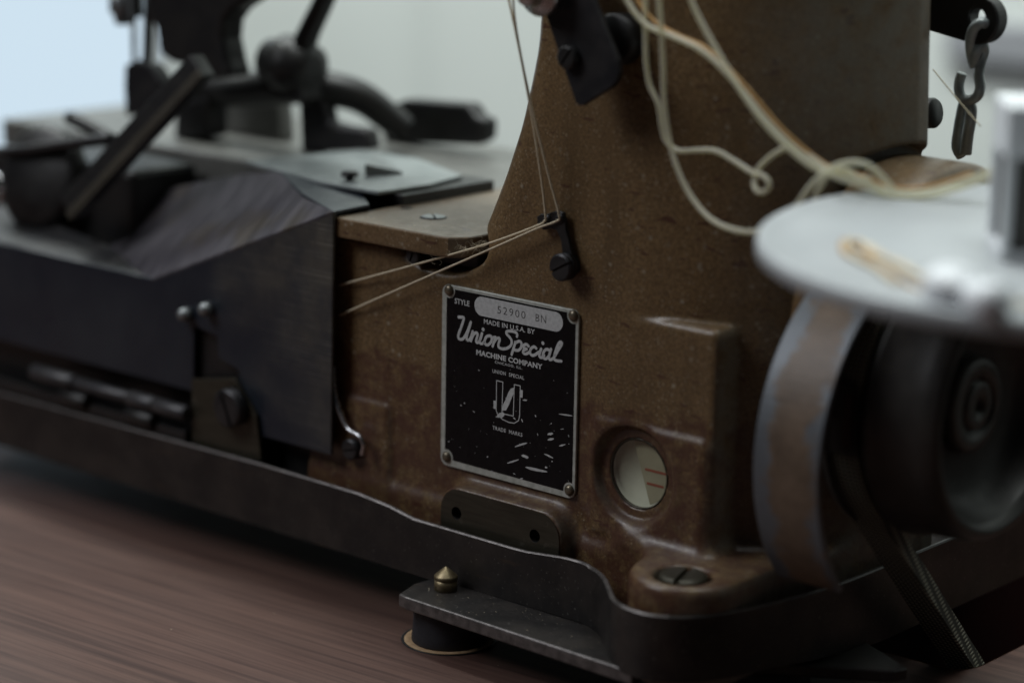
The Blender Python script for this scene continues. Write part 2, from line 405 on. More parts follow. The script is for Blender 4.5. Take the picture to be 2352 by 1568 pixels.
# slab with a rounded belt slot: bridge the slot outline to the slab outline
slot = []
for cx, cy, a0 in ((137, 300, 0), (40, 300, 90), (40, 96, 180), (137, 96, 270)):
    for k in range(7):
        a = math.radians(a0+15*k); slot.append((cx+12*math.cos(a), cy+12*math.sin(a)))
bm = bmesh.new()
def loop(pts, z): return [bm.verts.new((x, y, z)) for x, y in pts]
outer = [(-900, -700), (620, -700), (620, 345), (-900, 345)]
for z in (TZ, TZ-28):
    a = loop(outer, z); b = loop(slot, z)
    es = [bm.edges.new((L[i], L[(i+1) % len(L)])) for L in (a, b) for i in range(len(L))]
    bmesh.ops.triangle_fill(bm, edges=es, use_beauty=True, use_dissolve=False)
bm.verts.ensure_lookup_table()
nO, nS = len(outer), len(slot)
for base, n in ((0, nO), (nO, nS)):
    for i in range(n):
        q = [bm.verts[base+i], bm.verts[base+(i+1) % n], bm.verts[nO+nS+base+(i+1) % n], bm.verts[nO+nS+base+i]]
        bm.faces.new(q)
bmesh.ops.recalc_face_normals(bm, faces=bm.faces)
me = bpy.data.meshes.new('table_top')
for v in bm.verts: v.co = v.co*S
bm.to_mesh(me); bm.free(); me.materials.append(M['wood'])
table = bpy.data.objects.new('table_top', me); C.objects.link(table); WORLD['table_top'] = np.zeros(3); struct(table)
table['label'] = 'red brown wood grain table top under the machine'
# raw edge of the slot and of the cushion hole
mb = MB(); N = len(slot)
ins = [(x*0.988+92*0.012, y*0.99+198*0.01) for x, y in slot]
mb.add([(x, y, TZ+0.25) for x, y in slot]+[(x, y, TZ-1.2) for x, y in ins], [(i, (i+1) % N, (i+1) % N+N, i+N) for i in range(N)])
mb.build('slot_edge', 'chipboard', table)
CUSH = (-11.0, -19.5)
mb = MB(); pr = []
mb.lathe([(0.2, 14.2), (0.5, 14.8), (0.45, 16.5), (0.1, 16.9)], (CUSH[0], CUSH[1], TZ), (0, 0, 1), 60)
mb.build('hole_edge', 'chipboard', table)
mb = MB(); mb.lathe([(0.16, 16.85), (0.22, 17.6), (0.14, 17.9)], (CUSH[0], CUSH[1], TZ), (0, 0, 1), 60)
mb.build('hole_groove', 'black', table)

# wall behind, with its shallow pier, and the bright window
w = struct(MB().box(-3000, -2000, 900, 930, -900, 1400).box(-1240, 1500, 900, 930, -900, 1400).box(-2000, -1240, 900, 930, 1100, 1400).box(-2000, -1240, 900, 930, -900, -700).build('wall', 'wall'))
MB().box(-868, 260, 870, 899, -900, 1400).build('wall_pier', 'wall', w, 6)
MB().box(-345, 240, 858, 869, 26, 56).build('wall_rail', 'rail_grey', w, 3)
win = empty('window', (-1620, 915, -700), 'bright daylit window in the pale wall behind the machine', 'window')
MB().box(-1985, -1262, 912, 918, -690, 1090).build('window_pane', 'daylight', win)
f = MB()
f.box(-2000, -1985, 895, 935, -700, 1100).box(-1262, -1240, 895, 935, -700, 1100).box(-1985, -1262, 895, 935, 1085, 1100).box(-1985, -1262, 895, 935, -700, -690)
f.build('window_frame', 'white_plastic', win, 2)

# ------------------------------------------------------------------ the machine
mach = empty('sewing_machine', (0, 40, -86), 'brown enamelled industrial sewing machine with a black and silver nameplate', 'sewing machine')

# ---- main casting as one smooth solid (distance field polygonised on a grid)
def rbox(X, Y, Z, x0, x1, y0, y1, z0, z1, r):
    qx = np.abs(X-(x0+x1)/2)-((x1-x0)/2-r); qy = np.abs(Y-(y0+y1)/2)-((y1-y0)/2-r); qz = np.abs(Z-(z0+z1)/2)-((z1-z0)/2-r)
    return np.sqrt(np.maximum(qx, 0)**2+np.maximum(qy, 0)**2+np.maximum(qz, 0)**2)+np.minimum(np.maximum(qx, np.maximum(qy, qz)), 0)-r
def rrect(A, B, a0, a1, b0, b1, r):
    qx = np.abs(A-(a0+a1)/2)-((a1-a0)/2-r); qy = np.abs(B-(b0+b1)/2)-((b1-b0)/2-r)
    return np.sqrt(np.maximum(qx, 0)**2+np.maximum(qy, 0)**2)+np.minimum(np.maximum(qx, qy), 0)-r
def smin(a, b, k): h = np.maximum(k-np.abs(a-b), 0)/k; return np.minimum(a, b)-h*h*k*0.25
def smax(a, b, k): return -smin(-a, -b, k)
H = 1.0
gx = np.arange(-104, 130, H, dtype=np.float32); gy = np.arange(-44, 106, H, dtype=np.float32); gz = np.arange(-80, 212, H, dtype=np.float32)
X = gx[:, None, None]; Y = gy[None, :, None]; Z = gz[None, None, :]
# column: left side sweeps out to the bed, right front corner strongly rounded
xl = np.interp(gz, [-80, 30, 37, 43.5, 48, 52.6, 63, 78.6, 97, 115, 127, 143, 215], [-60, -46, -38.5, -32, -28, -24, -18.8, -11.7, -4.7, 0, 2.6, 3.6, 4]).astype(np.float32)
xl = np.convolve(np.pad(xl, 4, mode='edge'), np.ones(9)/9, 'valid').astype(np.float32)[None, None, :]
xr = np.interp(gz, [-80, -48, -25, 96, 145, 215], [122, 123, 128, 128.5, 126.5, 125]).astype(np.float32)[None, None, :]
hA = X-xr; hB = -Y+0*X; hC = Y-100.0+0*X; hD = xl-X
col = np.maximum(np.maximum(smax(hA, hB, 86.0), smax(hA, hC, 46.0)), np.maximum(smax(hD, hB, 19.0), smax(hD, hC, 34.0)))
F = smax(col, Z-206.0, 10.0)
del hA, hB, hC, hD
# bed front and its pads
F = np.minimum(F, rbox(X, Y, Z, -110, 10, 0, 100, -90, 45.5, 2))
F = np.minimum(F, rbox(X, Y, Z, -112, -61, -0.35, 40, -90, 45, 1.6))
F = smin(F, rbox(X, Y, Z, -112, -60, -1.9, 20, -90, -17, 2.8), 2.2)
# oil-sump block with flat front, square pad round the sight glass
F = smin(F, rbox(X, Y, Z, 40, 94, 0.25, 60, -90, 37.5, 3.0), 1.2)
F = smin(F, rbox(X, Y, Z, 38.4, 93.2, -1.5, 20, -47, -0.5, 4.4)+0.0*X, 1.6)
# base with the bolt foot bulging out in front
d2 = smin(np.hypot(X-95.5, np.maximum(np.abs(Y-8.0)-22, 0))-20.5, -(Y+1.5)+np.maximum(X-86, 0), 22)
d2 = np.maximum(d2, X-120.5+0*Y); d2 = np.maximum(d2, Y-104+0*X)
zt = (-51+7*np.clip((gx-46)/14, 0, 1)**2*(3-2*np.clip((gx-46)/14, 0, 1)))[:, None, None].astype(np.float32)
base = smax(d2, (Z-zt)*0.9, 3.6)
F = smin(F, base, 7)
# boss with the two bolt holes
boss = smax(rrect(X, Z, -26.3, 33.6, -72, -39.5, 9.5), -(Y+8.7), 1.2)
F = smin(F, boss, 5)
rad = np.hypot(Y-62, Z-38.5)
F = smax(F, -np.maximum(rad-60.0, 115.5-X), 1.5)
# scoop under the bed plate, sight-glass dish, bolt recess
sc = np.sqrt(((X+36)/23)**2+((Y+4)/26)**2+((Z-50)/11.5)**2)-1
F = smax(F, -sc*14, 3)
rho = np.hypot(X-59.3, Z+20.8)
dish = np.maximum(rho-(18.4-0.42*(Y+1.8)), Y-2.8)*0.9
F = smax(F, -dish, 2.0)
F = np.maximum(F, -np.maximum(rho-12.9, Y-12.0))
for hx, hz in ((-17.6, -49.5), (21.3, -49.7)): F = np.maximum(F, -np.maximum(np.hypot(X-hx, Z-hz)-3.4, Y+2.0))
rec = np.maximum(np.hypot(X-97.5, Y+19.5)-10.2, -(Z+48.5))
F = smax(F, -rec, 1.0)

def surface_nets(F, g0, h):
    s = F < 0; n = np.array(F.shape)
    cnt = np.zeros(n-1, np.uint8)
    sl = lambda i, j, k: (slice(i, i+n[0]-1), slice(j, j+n[1]-1), slice(k, k+n[2]-1))
    cor = [(i, j, k) for i in (0, 1) for j in (0, 1) for k in (0, 1)]
    for c in cor: cnt += s[sl(*c)]
    act = np.argwhere((cnt > 0) & (cnt < 8))
    idx = -np.ones(n-1, np.int32); idx[tuple(act.T)] = np.arange(len(act))
    val = np.stack([F[act[:, 0]+c[0], act[:, 1]+c[1], act[:, 2]+c[2]] for c in cor], 1)
    acc = np.zeros((len(act), 3)); w = np.zeros(len(act))
    for a in range(8):
        for b in range(a+1, 8):
            ca, cb = np.array(cor[a]), np.array(cor[b])
            if np.abs(ca-cb).sum() != 1: continue
            va, vb = val[:, a], val[:, b]; m = (va < 0) != (vb < 0)
            t = np.where(m, va/np.where(m, va-vb, 1), 0)
            acc += np.where(m[:, None], ca+(cb-ca)*t[:, None], 0); w += m
    V = (act+acc/w[:, None])*h+g0
    quads = []
    for ax in range(3):
        o1, o2 = [(1, 2), (2, 0), (0, 1)][ax]
        sa = [slice(1, n[i]-1) for i in range(3)]; sb = list(sa); sa[ax] = slice(0, n[ax]-1); sb[ax] = slice(1, n[ax])
        A, B = s[tuple(sa)], s[tuple(sb)]
        e = np.argwhere(A != B); off = np.array([1, 1, 1]); off[ax] = 0; e = e+off
        flip = s[tuple(e.T)]
        u = np.zeros(3, int); u[o1] = 1; v = np.zeros(3, int); v[o2] = 1
        q = np.stack([idx[tuple((e-u-v).T)], idx[tuple((e-v).T)], idx[tuple(e.T)], idx[tuple((e-u).T)]], 1)
        q[~flip] = q[~flip][:, ::-1]; quads.append(q)
    return V, np.concatenate(quads)
V, Q = surface_nets(F, np.array([gx[0], gy[0], gz[0]]), H)
del F, col, rad, rho, dish, d2, base, boss, sc, rec
V = V[:, :]; Q = Q[(Q >= 0).all(1)]
c0 = np.array([0, 40, 0.0])
me = bpy.data.meshes.new('body_casting')
me.vertices.add(len(V)); me.vertices.foreach_set('co', ((V-c0)*S).astype(np.float32).ravel())
me.loops.add(len(Q)*4); me.loops.foreach_set('vertex_index', Q.astype(np.int32).ravel())
me.polygons.add(len(Q)); me.polygons.foreach_set('loop_start', np.arange(0, len(Q)*4, 4, dtype=np.int32))
me.update(calc_edges=True); me.validate()
me.polygons.foreach_set('use_smooth', np.ones(len(Q), bool))
me.materials.append(M['brown'])
body = bpy.data.objects.new('body_casting', me); C.objects.link(body); place(body, c0, mach)
# the arm overhead that carries the needle head, above the picture
arm = MB(); sec = [(10, 12, 190, 88, 262), (-60, 20, 205, 84, 264), (-180, 24, 212, 82, 262), (-300, 26, 212, 82, 258)]
vv = []; ff = []
for x, y0, z0, y1, z1 in [(118, 8, 200, 92, 262)]+sec: vv += [(x, y0, z0), (x, y1, z0), (x, y1, z1), (x, y0, z1)]
n = 5
for i in range(n-1):
    for k in range(4): ff.append((i*4+k, i*4+(k+1) % 4, i*4+4+(k+1) % 4, i*4+4+k))
ff += [(0, 1, 2, 3), ((n-1)*4+3, (n-1)*4+2, (n-1)*4+1, (n-1)*4)]
arm.add(vv, ff).build('arm', 'brown_plate', mach, 10, 4)

# ---- name plate
PX0, PX1, PZ0, PZ1 = -33.3, 33.4, -35.1, 35.1
def rounded(x0, x1, z0, z1, r, n=6):
    p = []
    for cx, cz, a0 in ((x1-r, z1-r, 0), (x0+r, z1-r, 90), (x0+r, z0+r, 180), (x1-r, z0+r, 270)):
        for k in range(n+1):
            a = math.radians(a0+90*k/n); p.append((cx+r*math.cos(a), cz+r*math.sin(a)))
    return p
plate = MB().prism([(x, -0.1, z) for x, z in rounded(PX0, PX1, PZ0, PZ1, 3.2)], (0, -1.1, 0)).build('name_plate', 'alu', mach, 0.25, 2, 'black nameplate with silver lettering and a silver border')
# black field, notched round the four rivets
ix0, ix1, iz0, iz1 = -30.9, 32.0, -33.2, 33.8
def notch(cx, cz, a0, a1, r=3.0, n=7): return [(cx+r*math.cos(math.radians(a0+(a1-a0)*k/n)), cz+r*math.sin(math.radians(a0+(a1-a0)*k/n))) for k in range(n+1)]
bf = (notch(-29.7, 33.0, 247, 375) + notch(30.9, 33.0, 165, 292) + notch(30.95, -31.9, 68, 196) + notch(-29.9, -31.6, -15, 112))
bfm = MB(); bfm.add([(x, -1.28, z) for x, z in bf], [tuple(range(len(bf)))])
bfm.build('black_field', 'plate_black', plate)
for x, z in ((-29.6, 33.0), (30.9, 33.0), (-29.95, -31.6), (30.95, -31.9)):
    rv = MB().lathe([(0, 2.15), (0.5, 2.1), (1.1, 1.6), (1.45, 0.9), (1.55, 0.0)], (x, -1.15, z), (0, -1, 0), 20).build('rivet', 'rivet', plate)
pill = rounded(-16.8, 26.1, 25.85, 33.1, 3.6, 10)
MB().prism([(x, -1.29, z) for x, z in pill], (0, -0.03, 0)).build('style_panel', 'ink', plate)

def text(s, x0, x1, z, cap, y, mat, bold=0.0, space=1.0):
    cu = bpy.data.curves.new('lettering', 'FONT'); cu.body = s; cu.size = 1.0; cu.offset = bold; cu.space_character = space; cu.resolution_u = 3
    o = bpy.data.objects.new('lettering_tmp', cu); C.objects.link(o)
    dg = bpy.context.evaluated_depsgraph_get(); me0 = o.evaluated_get(dg).to_mesh()
    v = np.array([q.co[:] for q in me0.vertices]); fcs = [tuple(p.vertices) for p in me0.polygons]
    o.evaluated_get(dg).to_mesh_clear(); bpy.data.objects.remove(o); bpy.data.curves.remove(cu)
    a, b = v[:, 0].min(), v[:, 0].max()
    capb = 0.729                       # cap height of the built-in face
    w = np.stack([x0+(v[:, 0]-a)/(b-a)*(x1-x0), np.full(len(v), y), z+v[:, 1]/capb*cap], 1)
    return MB().add(w, fcs).build('lettering', mat, plate)
text('STYLE', -26.8, -19.3, 28.5, 2.05, -1.30, 'ink', 0.018)
text('MADE IN U.S.A. BY', -12.0, 12.9, 23.2, 1.85, -1.335, 'ink', 0.018, 1.05)
text('MACHINE COMPANY', -15.6, 16.9, 10.8, 1.95, -1.30, 'ink', 0.04, 1.05)
text('CHICAGO, ILL.', -6.3, 7.2, 9.1, 1.0, -1.30, 'ink', 0.012, 1.15)
text('UNION  SPECIAL', -7.4, 8.2, 5.35, 1.4, -1.30, 'ink', 0.018, 1.12)
text('TRADE  MARKS', -6.95, 7.85, -16.3, 1.45, -1.30, 'ink', 0.018, 1.12)
text('52900', -5.4, 8.3, 28.15, 2.95, -1.335, 'stamp', -0.006, 1.25)
text('BN', 13.2, 18.2, 28.15, 2.95, -1.335, 'stamp', -0.006, 1.2)

SCRIPT = [
[(-24.87,23.52),(-23.61,23.70),(-22.10,23.73),(-22.40,22.34),(-23.42,19.78),(-24.50,17.36),(-24.75,15.81),(-23.86,15.21),(-22.29,15.72),(-20.93,17.50),(-19.59,20.11),(-18.54,22.61),(-19.58,19.51),(-20.41,17.29),(-20.51,15.92),(-19.71,15.55),(-18.55,16.55),(-17.53,19.26)],
[(-17.38,19.43),(-18.33,15.48)],
[(-18.19,16.16),(-16.81,18.42),(-15.65,19.09),(-15.01,18.54),(-15.52,16.76),(-15.70,15.63),(-14.80,15.48),(-13.72,16.76),(-12.83,19.29)],
[(-12.83,19.38),(-13.84,16.59),(-13.82,15.56),(-12.84,15.39),(-11.57,16.53)],
[(-9.20,19.00),(-10.63,18.38),(-11.50,16.75),(-11.20,15.55),(-9.91,15.41),(-8.50,16.54),(-7.94,18.03),(-8.39,18.93),(-9.20,19.00)],
[(-8.22,18.28),(-6.22,19.00)],
[(-6.11,19.22),(-7.50,15.29)],
[(-7.32,16.21),(-5.70,18.40),(-4.52,18.93),(-4.04,18.39),(-4.59,16.67),(-4.49,15.56),(-2.74,15.15),(-0.26,15.84),(1.51,17.26),(1.78,18.92),(0.68,20.21),(-0.64,21.02),(-0.77,21.91),(0.75,22.43),(3.04,22.51),(4.38,22.00),(4.33,20.97)],
[(3.80,19.12),(1.90,13.79)],
[(3.70,18.51),(5.58,19.42),(6.67,18.57),(6.21,16.88),(4.90,15.86),(3.08,15.76)],
[(10.16,18.22),(9.01,18.82),(7.70,18.22),(7.84,17.16),(9.16,17.12),(7.74,16.41),(7.50,15.42),(8.91,15.23),(10.88,16.50)],
[(13.85,18.09),(12.68,18.56),(11.38,17.76),(10.77,16.34),(11.36,15.33),(12.87,15.44),(14.90,16.90)],
[(16.24,18.59),(15.29,16.24),(15.50,15.25),(16.63,15.24),(17.54,16.19)],
[(20.28,18.40),(18.60,18.61),(17.25,17.30),(16.99,15.65),(18.13,14.98),(19.60,15.96),(20.37,17.69),(20.75,19.06),(19.89,16.15),(20.37,15.07),(22.02,15.94),(23.80,18.71),(25.47,21.17),(25.81,22.24),(24.81,22.22),(23.57,20.27),(22.61,17.49),(22.40,15.71),(23.34,15.24),(25.74,15.42)],
]
def ribbon(mb, pts, w, y, sub=6, yy=[0]):
    P = spline([(a, b, 0) for a, b in pts], sub)[:, :2]
    for i in range(len(P)-1):
        yy[0] = (yy[0]+1) % 17; y2 = y-0.0012*yy[0]
        d = P[i+1]-P[i]; L = np.hypot(*d)
        if L < 1e-6: continue
        nrm = np.array((-d[1], d[0]))/L*w/2
        mb.add([(q[0], y2, q[1]) for q in (P[i]+nrm, P[i]-nrm, P[i+1]-nrm, P[i+1]+nrm)], [(0, 1, 2, 3)])
        yy[0] = (yy[0]+1) % 17; y3 = y-0.0012*yy[0]
        mb.add([(P[i+1][0]+w/2*math.cos(t), y3, P[i+1][1]+w/2*math.sin(t)) for t in np.linspace(0, 2*math.pi, 10, endpoint=False)], [tuple(range(10))])
mb = MB()
for st in SCRIPT: ribbon(mb, st, 1.12, -1.30)
for x, z in ((-12.35, 20.86), (16.86, 20.59)): mb.add([(x+0.72*math.cos(t), -1.305, z+0.72*math.sin(t)) for t in np.linspace(0, 6.283, 14, endpoint=False)], [tuple(range(14))])
mb.build('script_lettering', 'ink', plate)
mb = MB()
ribbon(mb, [(-5.27,2.67),(-2.16,2.67),(-2.40,-8.84),(-1.09,-9.35),(3.22,-9.28),(3.45,2.69),(6.36,2.77)], 0.36, -1.30, 1)
ribbon(mb, [(6.36,2.77),(6.34,-8.62),(5.84,-10.50),(3.78,-11.90),(1.06,-12.10),(-2.10,-11.53),(-4.36,-10.49),(-5.25,-8.70),(-5.27,2.67)], 0.36, -1.30, 1)
for poly in ([(3.27,1.47),(1.82,0.95),(0.61,-0.79),(-0.67,-3.78),(-1.93,-5.96),(-2.38,-8.33),(-0.37,-7.79),(0.84,-5.77),(2.12,-2.94),(3.24,-0.80)],
             [(-6.59,-5.20),(-5.32,-5.10),(-5.34,-8.23),(-6.52,-8.29)], [(6.39,1.30),(7.64,1.36),(7.62,-1.54),(6.38,-1.57)], [(-5.49,-11.36),(-3.63,-9.38),(-1.74,-8.79),(-0.88,-9.51),(-2.24,-11.07)]):
    mb.add([(x, -1.325, z) for x, z in poly], [tuple(range(len(poly)))])
mb.build('emblem', 'ink', plate)
SCR = [(7.30,-19.47,3.13,1.42,0.38),(21.35,-12.60,1.39,0.47,0.48),(21.60,-14.54,1.59,0.54,0.42),(27.12,-15.70,1.62,0.67,0.29),(9.27,-23.53,1.81,-0.01,0.64),(3.49,-26.60,2.96,1.36,0.38),(14.96,-27.35,5.43,0.21,0.64),(20.75,-20.99,2.23,-0.37,0.38),(28.40,-4.05,3.37,0.26,0.26),(8.76,-2.20,1.15,0.21,0.38),(19.65,-25.57,0.61,0.13,0.38),(4.22,-31.19,0.66,-0.16,0.16),(7.81,-32.32,0.82,0.28,0.26),(14.04,-7.16,0.30,-0.33,0.29),(-9.21,-27.36,0.38,0.08,0.29),(-21.16,-8.90,0.39,0.07,0.29),(-22.96,-10.12,0.35,0.06,0.26),(7.62,-10.16,0.33,-0.61,0.29),(3.74,-10.09,0.65,-0.29,0.29),(15.24,-13.95,0.24,-0.44,0.19),(21.64,-8.60,0.30,0.26,0.16),(22.44,-22.74,0.37,0.07,0.26),(26.95,-9.65,0.79,0.26,0.16),(-16.38,-11.29,0.47,-0.21,0.19),(-14.10,5.00,0.37,-0.10,0.19),(30.03,-11.61,0.13,-0.48,0.16),(-28.97,-25.40,0.31,0.06,0.19),(-6.97,-32.52,0.43,0.09,0.16)]
mb = MB(); rs = random.Random(3)
for k in range(38):
    a = rs.uniform(-0.6, 0.5); L = rs.uniform(0.08, 0.28)
    SCR.append((rs.uniform(-29, 31), rs.uniform(-32, 8), L*math.cos(a), L*math.sin(a), rs.uniform(0.05, 0.11)))
for k, (x, z, vx, vz, w) in enumerate(SCR):
    n = 12; L = math.hypot(vx, vz); ux, uz = vx/L, vz/L; P = []
    for i in range(n):
        t = 2*math.pi*i/n; j = rs.uniform(0.62, 1.2); a = math.cos(t)*L; b = math.sin(t)*w*j
        P.append((x+ux*a-uz*b, -1.34-0.001*(k % 9), z+uz*a+ux*b))
    mb.add(P, [tuple(range(n))])
mb.build('scratch_marks', 'ink', plate)

# ---- sight glass
GX, GZ = 59.3, -20.8
sg = MB().lathe([(0, 13.0), (0.9, 13.0), (1.0, 12.8), (1.0, 12.35), (0.2, 12.3), (0, 12.3)], (GX, 4.0, GZ), (0, -1, 0), 48, caps=False).build('sight_glass_ring', 'machined', mach)
MB().lathe([(0, 12.8), (1.4, 12.8), (1.4, 12.2), (0.05, 12.1), (0.05, 0)], (GX, 5.5, GZ), (0, -1, 0), 48).build('dial', 'dial', sg)
hm = MB(); P = [(GX+11.6*math.cos(t), 5.36, GZ+11.6*math.sin(t)) for t in np.linspace(math.radians(-72), math.radians(112), 20)]
hm.add(P, [tuple(range(20))]).build('tinted_half', 'dial_brown', sg)
for zz, a, b in ((1.6, 1.0, 10.5), (-3.4, 2.0, 9.6)):
    MB().box(GX+a, GX+b, 5.22, 5.28, GZ+zz-0.45, GZ+zz+0.45).build('level_line', 'dial_red', sg)
MB().lathe([(1.0, 12.2), (1.25, 9), (1.4, 5), (1.45, 0)], (GX, 4.2, GZ), (0, -1, 0), 48, caps=False).build('glass', 'glass', sg)

# ---- machined pad with two threaded holes
pad = MB()
pl = rounded(-25.6, 32.9, -72, -40.2, 9.0, 6)
hs = [(-17.6, -49.5, 2.5), (21.3, -49.7, 2.5)]
bm = bmesh.new(); es = []
lp = [pl]+[[(x+r*math.cos(t), z+r*math.sin(t)) for t in np.linspace(0, 2*math.pi, 20, endpoint=False)] for x, z, r in hs]
for L in lp:
    vs = [bm.verts.new((x, -8.95, z)) for x, z in L]; es += [bm.edges.new((vs[i], vs[(i+1) % len(vs)])) for i in range(len(vs))]
bmesh.ops.triangle_fill(bm, edges=es, use_beauty=True)
bm.verts.index_update(); bm.faces.ensure_lookup_table()
pad.add([v.co[:] for v in bm.verts], [tuple(v.index for v in f.verts) for f in bm.faces]); bm.free()
pad = pad.build('machined_pad', 'machined', mach)
for x, z, r in hs:
    MB().lathe([(0, r), (0.4, r*0.93), (0.8, r), (1.2, r*0.93), (1.6, r), (5.5, r*0.9), (5.5, 0)], (x, -8.96, z), (0, 1, 0), 20, caps=False).build('threaded_hole', 'black', pad)

# ---- foot bolt
screw('foot_bolt', (97.5, -19.5, -48.6), (0, 0, 1), 8.4, 5.0, 'machined', mach, 0.35, 2.2, 'slotted bolt in the foot of the casting')

# ---- base pan: thin sheet wall following the foot, with floor
def offset_wall(path, t): 
    P = np.array(path); T = np.gradient(P, axis=0); T /= np.linalg.norm(T, axis=1)[:, None]
    return P+np.stack([-T[:, 1], T[:, 0]], 1)*t
path = spline([(-330, -14.0, 0), (-120, -14.0, 0), (0, -14.0, 0), (38, -13.6, 0), (49, -14.0, 0), (60, -18.5, 0), (71, -28, 0), (80, -36.0, 0), (89, -39.3, 0), (100, -38.4, 0), (111, -29.5, 0), (118.5, -13.5, 0), (123, 4.5, 0), (126.3, 26, 0), (127.5, 60, 0), (127.5, 174, 0)], 8)[:, :2]
inn = offset_wall(path, 1.8)
def rim(x, y):
    if y < -14.5 or x > 60: return -53.0
    return float(np.interp(x, [-330, -118, -52, -44, 20, 40, 60], [-52.5, -50.2, -50.8, -54.4, -54.6, -52.6, -52.6]))
mb = MB(); vs = []; nP = len(path); ZB = -76.5
for i in range(nP):
    z = rim(*path[i]); lip = 0.5
    zb = ZB-5.0*min(1, max(0, (path[i][1]-0)/60)) if path[i][0] > 100 else ZB
    vs += [(path[i][0], path[i][1], zb), (path[i][0], path[i][1], z-lip), tuple((path[i]*0.75+inn[i]*0.25).tolist())+(z,), tuple((path[i]*0.25+inn[i]*0.75).tolist())+(z,), (inn[i][0], inn[i][1], z-lip), (inn[i][0], inn[i][1], zb)]
fs = [(i*6+k, (i+1)*6+k, (i+1)*6+(k+1) % 6, i*6+(k+1) % 6) for i in range(nP-1) for k in range(6)]
fs += [tuple(range(6)), tuple((nP-1)*6+k for k in range(5, -1, -1))]
mb.add(vs, fs, True)
pan = mb.build('base_pan', 'pan', mach)
for p in pan.data.polygons: p.use_smooth = True
pan.data.set_sharp_from_angle(angle=math.radians(35))
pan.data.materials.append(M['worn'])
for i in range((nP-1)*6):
    if i % 6 in (1, 2, 3) and path[i//6][0] < 104: pan.data.polygons[i].material_index = 1  # worn steel tone, also painted in as the rim's edge highlight
fl = [(x, y, ZB+0.3) for x, y in inn.tolist()]+[(-330, 172, ZB+0.3)]
MB().prism(fl, (0, 0, 1.6)).build('pan_floor', 'pan', pan)
# left end and back of the pan
MB().box(-332, -330.2, -13, 175, ZB, -53).box(-330, 127, 173, 175, ZB, -53).build('pan_wall', 'pan', pan)

# ---- support bar with brass pointed screw, resting on the cushion
bar = MB().prism([(-21, -36.5, -80.4), (-17, -37.4, -80.4), (92, -39.0, -80.4), (92, -13.8, -80.4), (-24, -13.8, -80.4), (-25, -24, -80.4)], (0, 0, 5.2)).build('support_bar', 'pan', mach, 0.9, 3, 'flat black steel bar under the base')
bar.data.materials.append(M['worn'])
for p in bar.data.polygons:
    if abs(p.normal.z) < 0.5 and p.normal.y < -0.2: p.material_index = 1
MB().lathe([(0, 4.3), (4.0, 4.3), (4.15, 3.9), (4.6, 3.9), (4.7, 4.45), (5.6, 4.45), (6.0, 4.1), (9.0, 0.7), (9.3, 0)], (-11.5, -21.0, -75.4), (0, 0, 1), 28).build('pointed_screw', 'brass', bar)
b2 = MB().prism([(84, -14, -84), (118, 12, -84), (150, 34, -84), (152, 40, -84), (118, 56, -84), (84, 50, -84)], (0, 0, 4.5)).build('support_bar', 'pan', mach, 0.9, 3)
mb = MB().lathe([(0, 15), (8, 14), (11, 13.6)], (106, 22, TZ), (0, 0, 1), 32).build('rear_cushion', 'rubber')
tag(mb, 'black rubber cushion under the base corner below the pulley side', 'cushion')
cu = MB().lathe([(0, 13.9), (0.8, 14.1), (4, 13.7), (13.2, 13.2), (14.6, 13.0)], (CUSH[0], CUSH[1], TZ), (0, 0, 1), 48).build('rubber_cushion', 'rubber')
tag(cu, 'black rubber cushion in a wood rimmed hole under the flat bar', 'cushion')

# ---- bed top
bp = MB().prism([(-86.5, -6, 46), (-33, -6, 46), (-27, -5, 46), (-21.5, 0.5, 46), (-21, 18, 46), (-26, 24, 46), (-26, 100, 46), (-86.5, 100, 46)], (0, 0, 8)).build('bed_plate', 'brown_plate', mach, 1.0, 3, 'thick brown bed plate with worn edges')
MB().lathe([(0, 5.5), (0.06, 0)], (-58.5, 20.5, 54.02), (0, 0, 1), 28).build('screw_recess', 'black', bp)
screw('plate_screw', (-58.5, 20.5, 52.9), (0, 0, 1), 4.7, 1.8, 'steel_dim', bp, 0.9, 1.0)
MB().lathe([(0, 2.6), (0.05, 0)], (-80, 28, 54.02), (0, 0, 1), 18).build('oil_hole', 'black', bp)
MB().box(-57, -22, 6, 60, 41, 46).build('plate_shelf', 'black', bp, 0.5)
screw('shelf_screw', (-47, -1.5, 44.0), (0, -1, 0), 3.2, 2.0, 'blued', bp, 1.2, 0.9)
bt = MB().box(-388, -87.5, 64, 178, 40, 53.6).box(-87.4, 4, 101, 178, 40, 53.4).build('bed_top', 'grey_enamel', mach, 1.5, 2, 'dull grey rear bed surface')
MB().box(-386, -105, 0.5, 52, -74, 6).box(-386, -105, 52.2, 176, -74, 39.8).build('bed_frame', 'black', mach, 2)
# cloth plate: thin bright sheet over the rear of the bed
z = 58.5
cp = [at(560, 378, 'Z', z), at(735, 425, 'Z', z), at(870, 449, 'Z', z), at(985, 432, 'Z', z), at(1062, 411, 'Z', z), at(960, 372, 'Z', z), at(820, 352, 'Z', z)]
cpo = MB().prism(cp, (0, 0, 1.6)).build('cloth_plate', 'cloth_plate', mach, 0.4, 2, 'bright thin cloth plate behind the front cover')
a = np.array(at(838, 405, 'Z', 60.2)); b = np.array(at(925, 400, 'Z', 60.2)); cc = np.array(at(860, 385, 'Z', 60.2))
MB().add([a, b, cc, a+(0, 0, 5), b+(0, 0, 1.0), cc+(0, 0, 6)], [(0, 1, 2), (3, 5, 4), (0, 3, 4, 1), (1, 4, 5, 2), (2, 5, 3, 0)]).build('plate_wedge', 'steel_dim', cpo, 0.3)
MB().box(-118, -84, 30, 84, 53.7, 58.3).build('plate_rest', 'black', cpo, 0.4)
p = at(803, 448, 'Z', 54)
